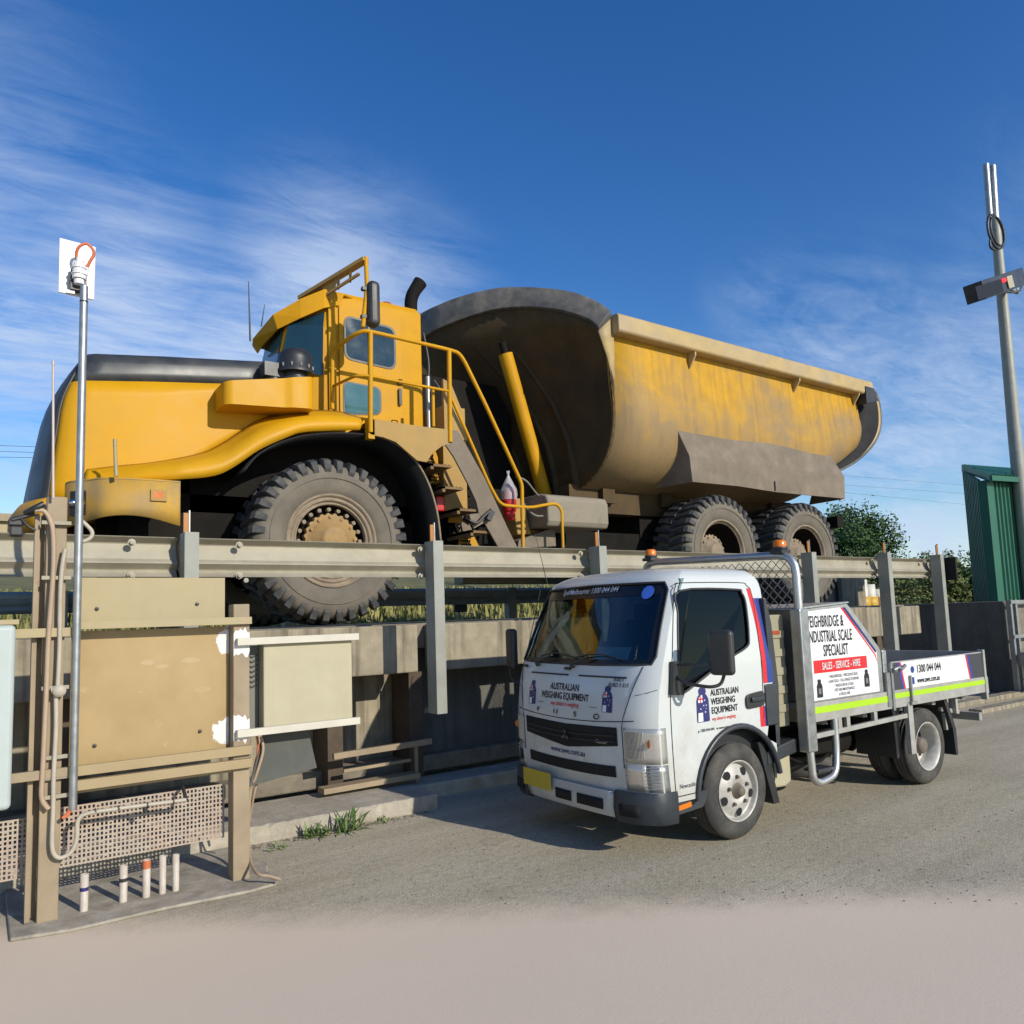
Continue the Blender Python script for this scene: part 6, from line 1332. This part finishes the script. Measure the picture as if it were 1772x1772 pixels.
def weight(x, z, s_, yv, parent, col=inkb, flag=False, fn=None, uu=(1, 0, 0)):
    """cast-iron weight shape with a round knob; flag: blue with a union corner and stars"""
    u_ = Vector(uu); F = fn if fn else (lambda p: p)
    def q(a_, b_, o_=0.): return F(Vector((x, yv, z))+u_*a_*s_+Vector((0, 0, b_*s_)))+ (Vector((0, -o_, 0)) if not fn else Vector((-o_, 0, 0)))
    shp = [(-.25, 0), (-.27, .06), (-.26, .62), (-.2, .74), (-.13, .80), (-.16, .86), (-.15, .94), (-.07, 1.), (.07, 1.), (.15, .94), (.16, .86), (.13, .80), (.2, .74), (.26, .62), (.27, .06), (.25, 0)]
    g_ = MB(); g_.add([q(a_, b_, .002) for a_, b_ in shp], [list(range(len(shp)))]); o_ = g_.build('weight_logo', navy if flag else col, parent)
    g_ = MB()
    if flag:
        for (a_, b_, r_) in ((-.1, .38, .03), (.08, .62, .03), (.14, .47, .028), (.03, .47, .028), (.09, .28, .035), (.13, .38, .018)): g_.add([q(a_+r_*(1 if k % 2 == 0 else .45)*math.sin(k*math.pi/7), b_+r_*(1 if k % 2 == 0 else .45)*math.cos(k*math.pi/7), .0032) for k in range(14)], [list(range(14))])
        g_.add([q(-.2, .66, .003), q(-.19, .56, .003), q(-.01, .56, .003), q(-.01, .78, .003), q(-.1, .76, .003)], [(0, 1, 2, 3, 4)]); g_.add([q(-.23, .02, .003), q(-.02, .02, .003), q(-.02, .27, .003), q(-.21, .27, .003)], [(0, 1, 2, 3)])
        g_.build('logo_white', whitep, parent); g_ = MB()
        g_.add([q(-.2, .685, .004), q(-.2, .64, .004), q(-.01, .64, .004), q(-.01, .685, .004)], [(0, 1, 2, 3)]); g_.add([q(-.12, .56, .0042), q(-.08, .56, .0042), q(-.08, .76, .0042), q(-.12, .75, .0042)], [(0, 1, 2, 3)])
        g_.build('logo_red', sred, parent)
    else:
        g_.add([q(-.12, .2, .003), q(.12, .2, .003), q(.12, .5, .003), q(-.12, .5, .003)], [(0, 1, 2, 3)]); g_.build('logo_panel', grey, parent)
    return o_
weight(5.75, .965, .15, SY, sgn); weight(6.45, 1.0, .15, SY, sgn)
# stanchion between the sign board and the dropside
g = MB(); g.box(6.74, 6.80, 3.86, 3.92, .80, 1.10); g.box(6.81, 6.845, 3.855, 3.885, .76, 1.18); g.build('tray_stanchion', galv, tr_)
g = MB(); g.tube(crom([(6.83, 3.84, 1.12), (6.9, 3.83, 1.14), (6.96, 3.84, 1.12), (7.04, 3.845, 1.15)], 4), .016, 8); g.lathe([(0, -.02), (.03, -.01), (.03, .02)], (6.86, 3.84, 1.12), (0, 1, 0), 10); g.build('dropside_latch', galv, tr_)
# dropsides
g = MB(); g.box(6.85, 8.58, 3.872, 3.897, .928, 1.19); ds_ = g.build('dropside', alud, tr_, bevel=.004)
g = MB(); g.box(6.85, 8.6, 5.64, 5.665, .928, 1.19); g.build('dropside', alud, tr_, bevel=.004)
g = MB(); g.box(8.625, 8.655, 3.88, 5.66, .935, 1.19); g.build('tailboard', alud, tr_, bevel=.004)
for y_ in (3.86, 5.62): g = MB(); g.box(8.59, 8.63, y_, y_+.06, .70, 1.21); g.build('corner_post', alud, tr_, bevel=.004)
DY = 3.870
g = MB(); g.prism([(7.03, DY, .935), (8.30, DY, .935), (8.24, DY, 1.18), (6.98, DY, 1.18)], (0, -.001, 0)); g.build('dropside_sign', whitep, ds_)
g = MB(); g.box(6.86, 7.0, DY-.0009, DY, .935, 1.18); g.box(8.31, 8.57, DY-.0009, DY, .935, 1.18); g.build('dropside_dark_panel', inkg, ds_)
g = MB(); g.add([(6.985, DY-.0015, 1.18), (7.01, DY-.0015, 1.18), (7.065, DY-.0015, .935), (7.04, DY-.0015, .935)], [(0, 1, 2, 3)]); g.add([(8.22, DY-.0015, 1.18), (8.25, DY-.0015, 1.18), (8.31, DY-.0015, .935), (8.28, DY-.0015, .935)], [(0, 1, 2, 3)]); g.build('red_stripe', sred, ds_)
g = MB(); g.add([(6.95, DY-.0015, 1.18), (6.985, DY-.0015, 1.18), (7.04, DY-.0015, .935), (7.0, DY-.0015, .935)], [(0, 1, 2, 3)]); g.add([(8.25, DY-.0015, 1.18), (8.30, DY-.0015, 1.18), (8.36, DY-.0015, .935), (8.31, DY-.0015, .935)], [(0, 1, 2, 3)]); g.build('blue_stripe', blue, ds_)
st('1300 044 044', 7.27, 1.065, .105, inkb, ds_, 'phone_lettering', .78, .012, 'LEFT', y=DY-.001); st('www.awe.com.au', 7.27, .97, .075, inkb, ds_, 'web_lettering', .78, .012, 'LEFT', y=DY-.001)
g = MB(); g.lathe([(0, -.002), (.032, -.002)], (7.2, DY-.001, 1.10), (0, 1, 0), 18); g.box(7.17, 7.22, DY-.003, DY-.0012, .965, 1.03); g.build('contact_icon', blue, ds_)
g = MB(); g.box(7.12, 7.14, 3.845, 3.862, .80, 1.05); g.cbox((7.14, 3.85, .80), .1, .03, .025); g.build('dropside_lock', galvg, ds_)
# load in tray
r = root('tray_load', 'dark folded tarp with an orange strap lying in the small truck tray', 'tarp', (7.3, 4.9, .93))
g = MB(); rnd = random.Random(5); g.grid([[Vector((6.95+i*.1, 4.2+j*.1, .95+.16*math.sin(i*.45)*math.sin(j*.3)+.03*rnd.random())) for j in range(13)] for i in range(14)]); g.build('tarp', mat('brown_tarp', (.06, .03, .022), .8), r)
g = MB(); g.box(7.55, 7.9, 4.28, 4.36, 1.08, 1.11); g.build('strap', orgc, r)
# rear guards
g = MB(); g.prism([(7.86, 3.95, .82), (7.92, 3.95, .82), (8.08, 3.95, .45), (8.08, 3.95, .20), (8.04, 3.95, .2), (8.02, 3.95, .46)], (0, .45, 0)); g.build('mudguard', blk, tk)
g = MB(); g.prism([(6.98, 3.97, .8), (7.1, 3.97, .8), (7.05, 3.97, .3), (7.0, 3.97, .3)], (0, .4, 0)); g.build('mudguard', blk, tk)
g = MB(); g.beam((7.9, 4.0, .66), (8.25, 4.0, .60), .03, .04); g.box(8.12, 8.16, 3.95, 4.0, .6, .78); g.beam((7.95, 4.0, .78), (7.98, 4.0, .45), .03, .03); g.build('mudguard_bracket', alud, tk)
g = MB(); g.box(8.58, 8.64, 3.95, 5.6, .48, .56); g.box(8.60, 8.63, 4.2, 4.26, .5, .78); g.box(8.60, 8.63, 5.3, 5.36, .5, .78); g.build('rear_bar', alud, tk)
# ---- lettering on the cab
FL = lambda p: fpt(p.y, p.z, .0025)
U2 = (0, -1, 0)
def ft(s, y, z, size, ma, name, c_=.8, b_=.02, align='CENTER', **k): return text(s, name, ma, cabb, (3.7, y, z), U2, VZ, size, c_, b_, align, fn=FL, **k)
ft('AUSTRALIAN', YM+.03, 1.135, .072, inkb, 'bonnet_lettering', .85, .025); ft('WEIGHING EQUIPMENT', YM+.03, 1.065, .072, inkb, 'bonnet_lettering', .76, .025); ft('way ahead in weighing', YM+.02, 1.015, .046, sred, 'bonnet_slogan', .85, .012, shear=.3)
g = MB(); g.grid([[fpt(YM+.02-.3-.08*j/2, 1.025+dz_, .003) for j in range(3)] for dz_ in (0, .004)]); g.grid([[fpt(YM+.02+.27+.08*j/2, 1.025+dz_, .003) for j in range(3)] for dz_ in (0, .004)]); g.build('slogan_rule', inkg, cabb)
weight(3.7, 1.0, .19, YM+.46, cabb, flag=True, fn=lambda p: fpt(p.y, p.z, .0), uu=(0, -1, 0)); weight(3.7, 1.0, .19, YM-.46, cabb, flag=True, fn=lambda p: fpt(p.y, p.z, .0), uu=(0, -1, 0))
for ch, y in (('F', .36), ('U', .12), ('S', -.12), ('O', -.36)): text(ch, 'badge_letter', chrome, cabb, (3.7, YM+y, .945-.0), U2, VZ, .055, 1.5, .03, 'CENTER', fn=lambda p: fpt(p.y, p.z, .006))
ft('www.awe.com.au', YM-.0, .655, .062, navy, 'web_lettering', .95, .015)
text('Canter', 'badge_lettering', chrome, cabb, (3.7, YM-.40, .775), U2, VZ, .04, 1.1, .01, 'CENTER', fn=lambda p: fpt(p.y, p.z, .009), shear=.2)
text('Syd/Melbourne: 1300 044 044', 'windscreen_lettering', whitep, cabb, (3.7, YM+.05, 1.885), U2, VZ, .062, .92, .006, 'CENTER', fn=lambda p: fpt(p.y, p.z, .0005), shear=.15)
text('EURO 5 515', 'bonnet_small_badge', inkg, cabb, (3.7, YM-.55, 1.185), U2, VZ, .04, .9, .02, 'CENTER', fn=FL, shear=.2)
text('EURO V', 'bonnet_small_badge', inkb, cabb, (3.7, YM-.55, 1.225), U2, VZ, .03, .9, .02, 'CENTER', fn=FL, shear=.2)
g = MB(); g.add([fpt(YM-.60+.05*math.cos(a_*.3), 1.865+.05*math.sin(a_*.3), .001) for a_ in range(21)], [list(range(21))]); g.build('round_sticker', mat('blue_sticker', (.06, .16, .65), .4), cabb)
DYY = YM-HW
def dtx(s, x, z, size, ma, name, c_=.8, b_=.02, **k): return text(s, name, ma, cabb, (x, DYY, z), UX, VZ, size, c_, b_, 'LEFT', off=.003, **k)
dtx('AUSTRALIAN', 4.475, 1.085, .066, inkb, 'door_lettering', .82, .022); dtx('WEIGHING', 4.475, 1.02, .066, inkb, 'door_lettering', .82, .022); dtx('EQUIPMENT', 4.475, .955, .066, inkb, 'door_lettering', .82, .022); dtx('way ahead in weighing', 4.475, .905, .036, sred, 'door_slogan', .82, .008, shear=.3); dtx('p 1300 044 044   w www.awe.com.au', 4.32, .835, .03, inkb, 'door_contact', .92, .012)
weight(4.385, .905, .25, DYY-.001, cabb, flag=True)
dtx('AWE', 4.325, .92, .05, inkb, 'logo_lettering', .8, .02); dtx('Newcastle U20', 4.10, .47, .045, inkg, 'fleet_lettering', .85, .0)
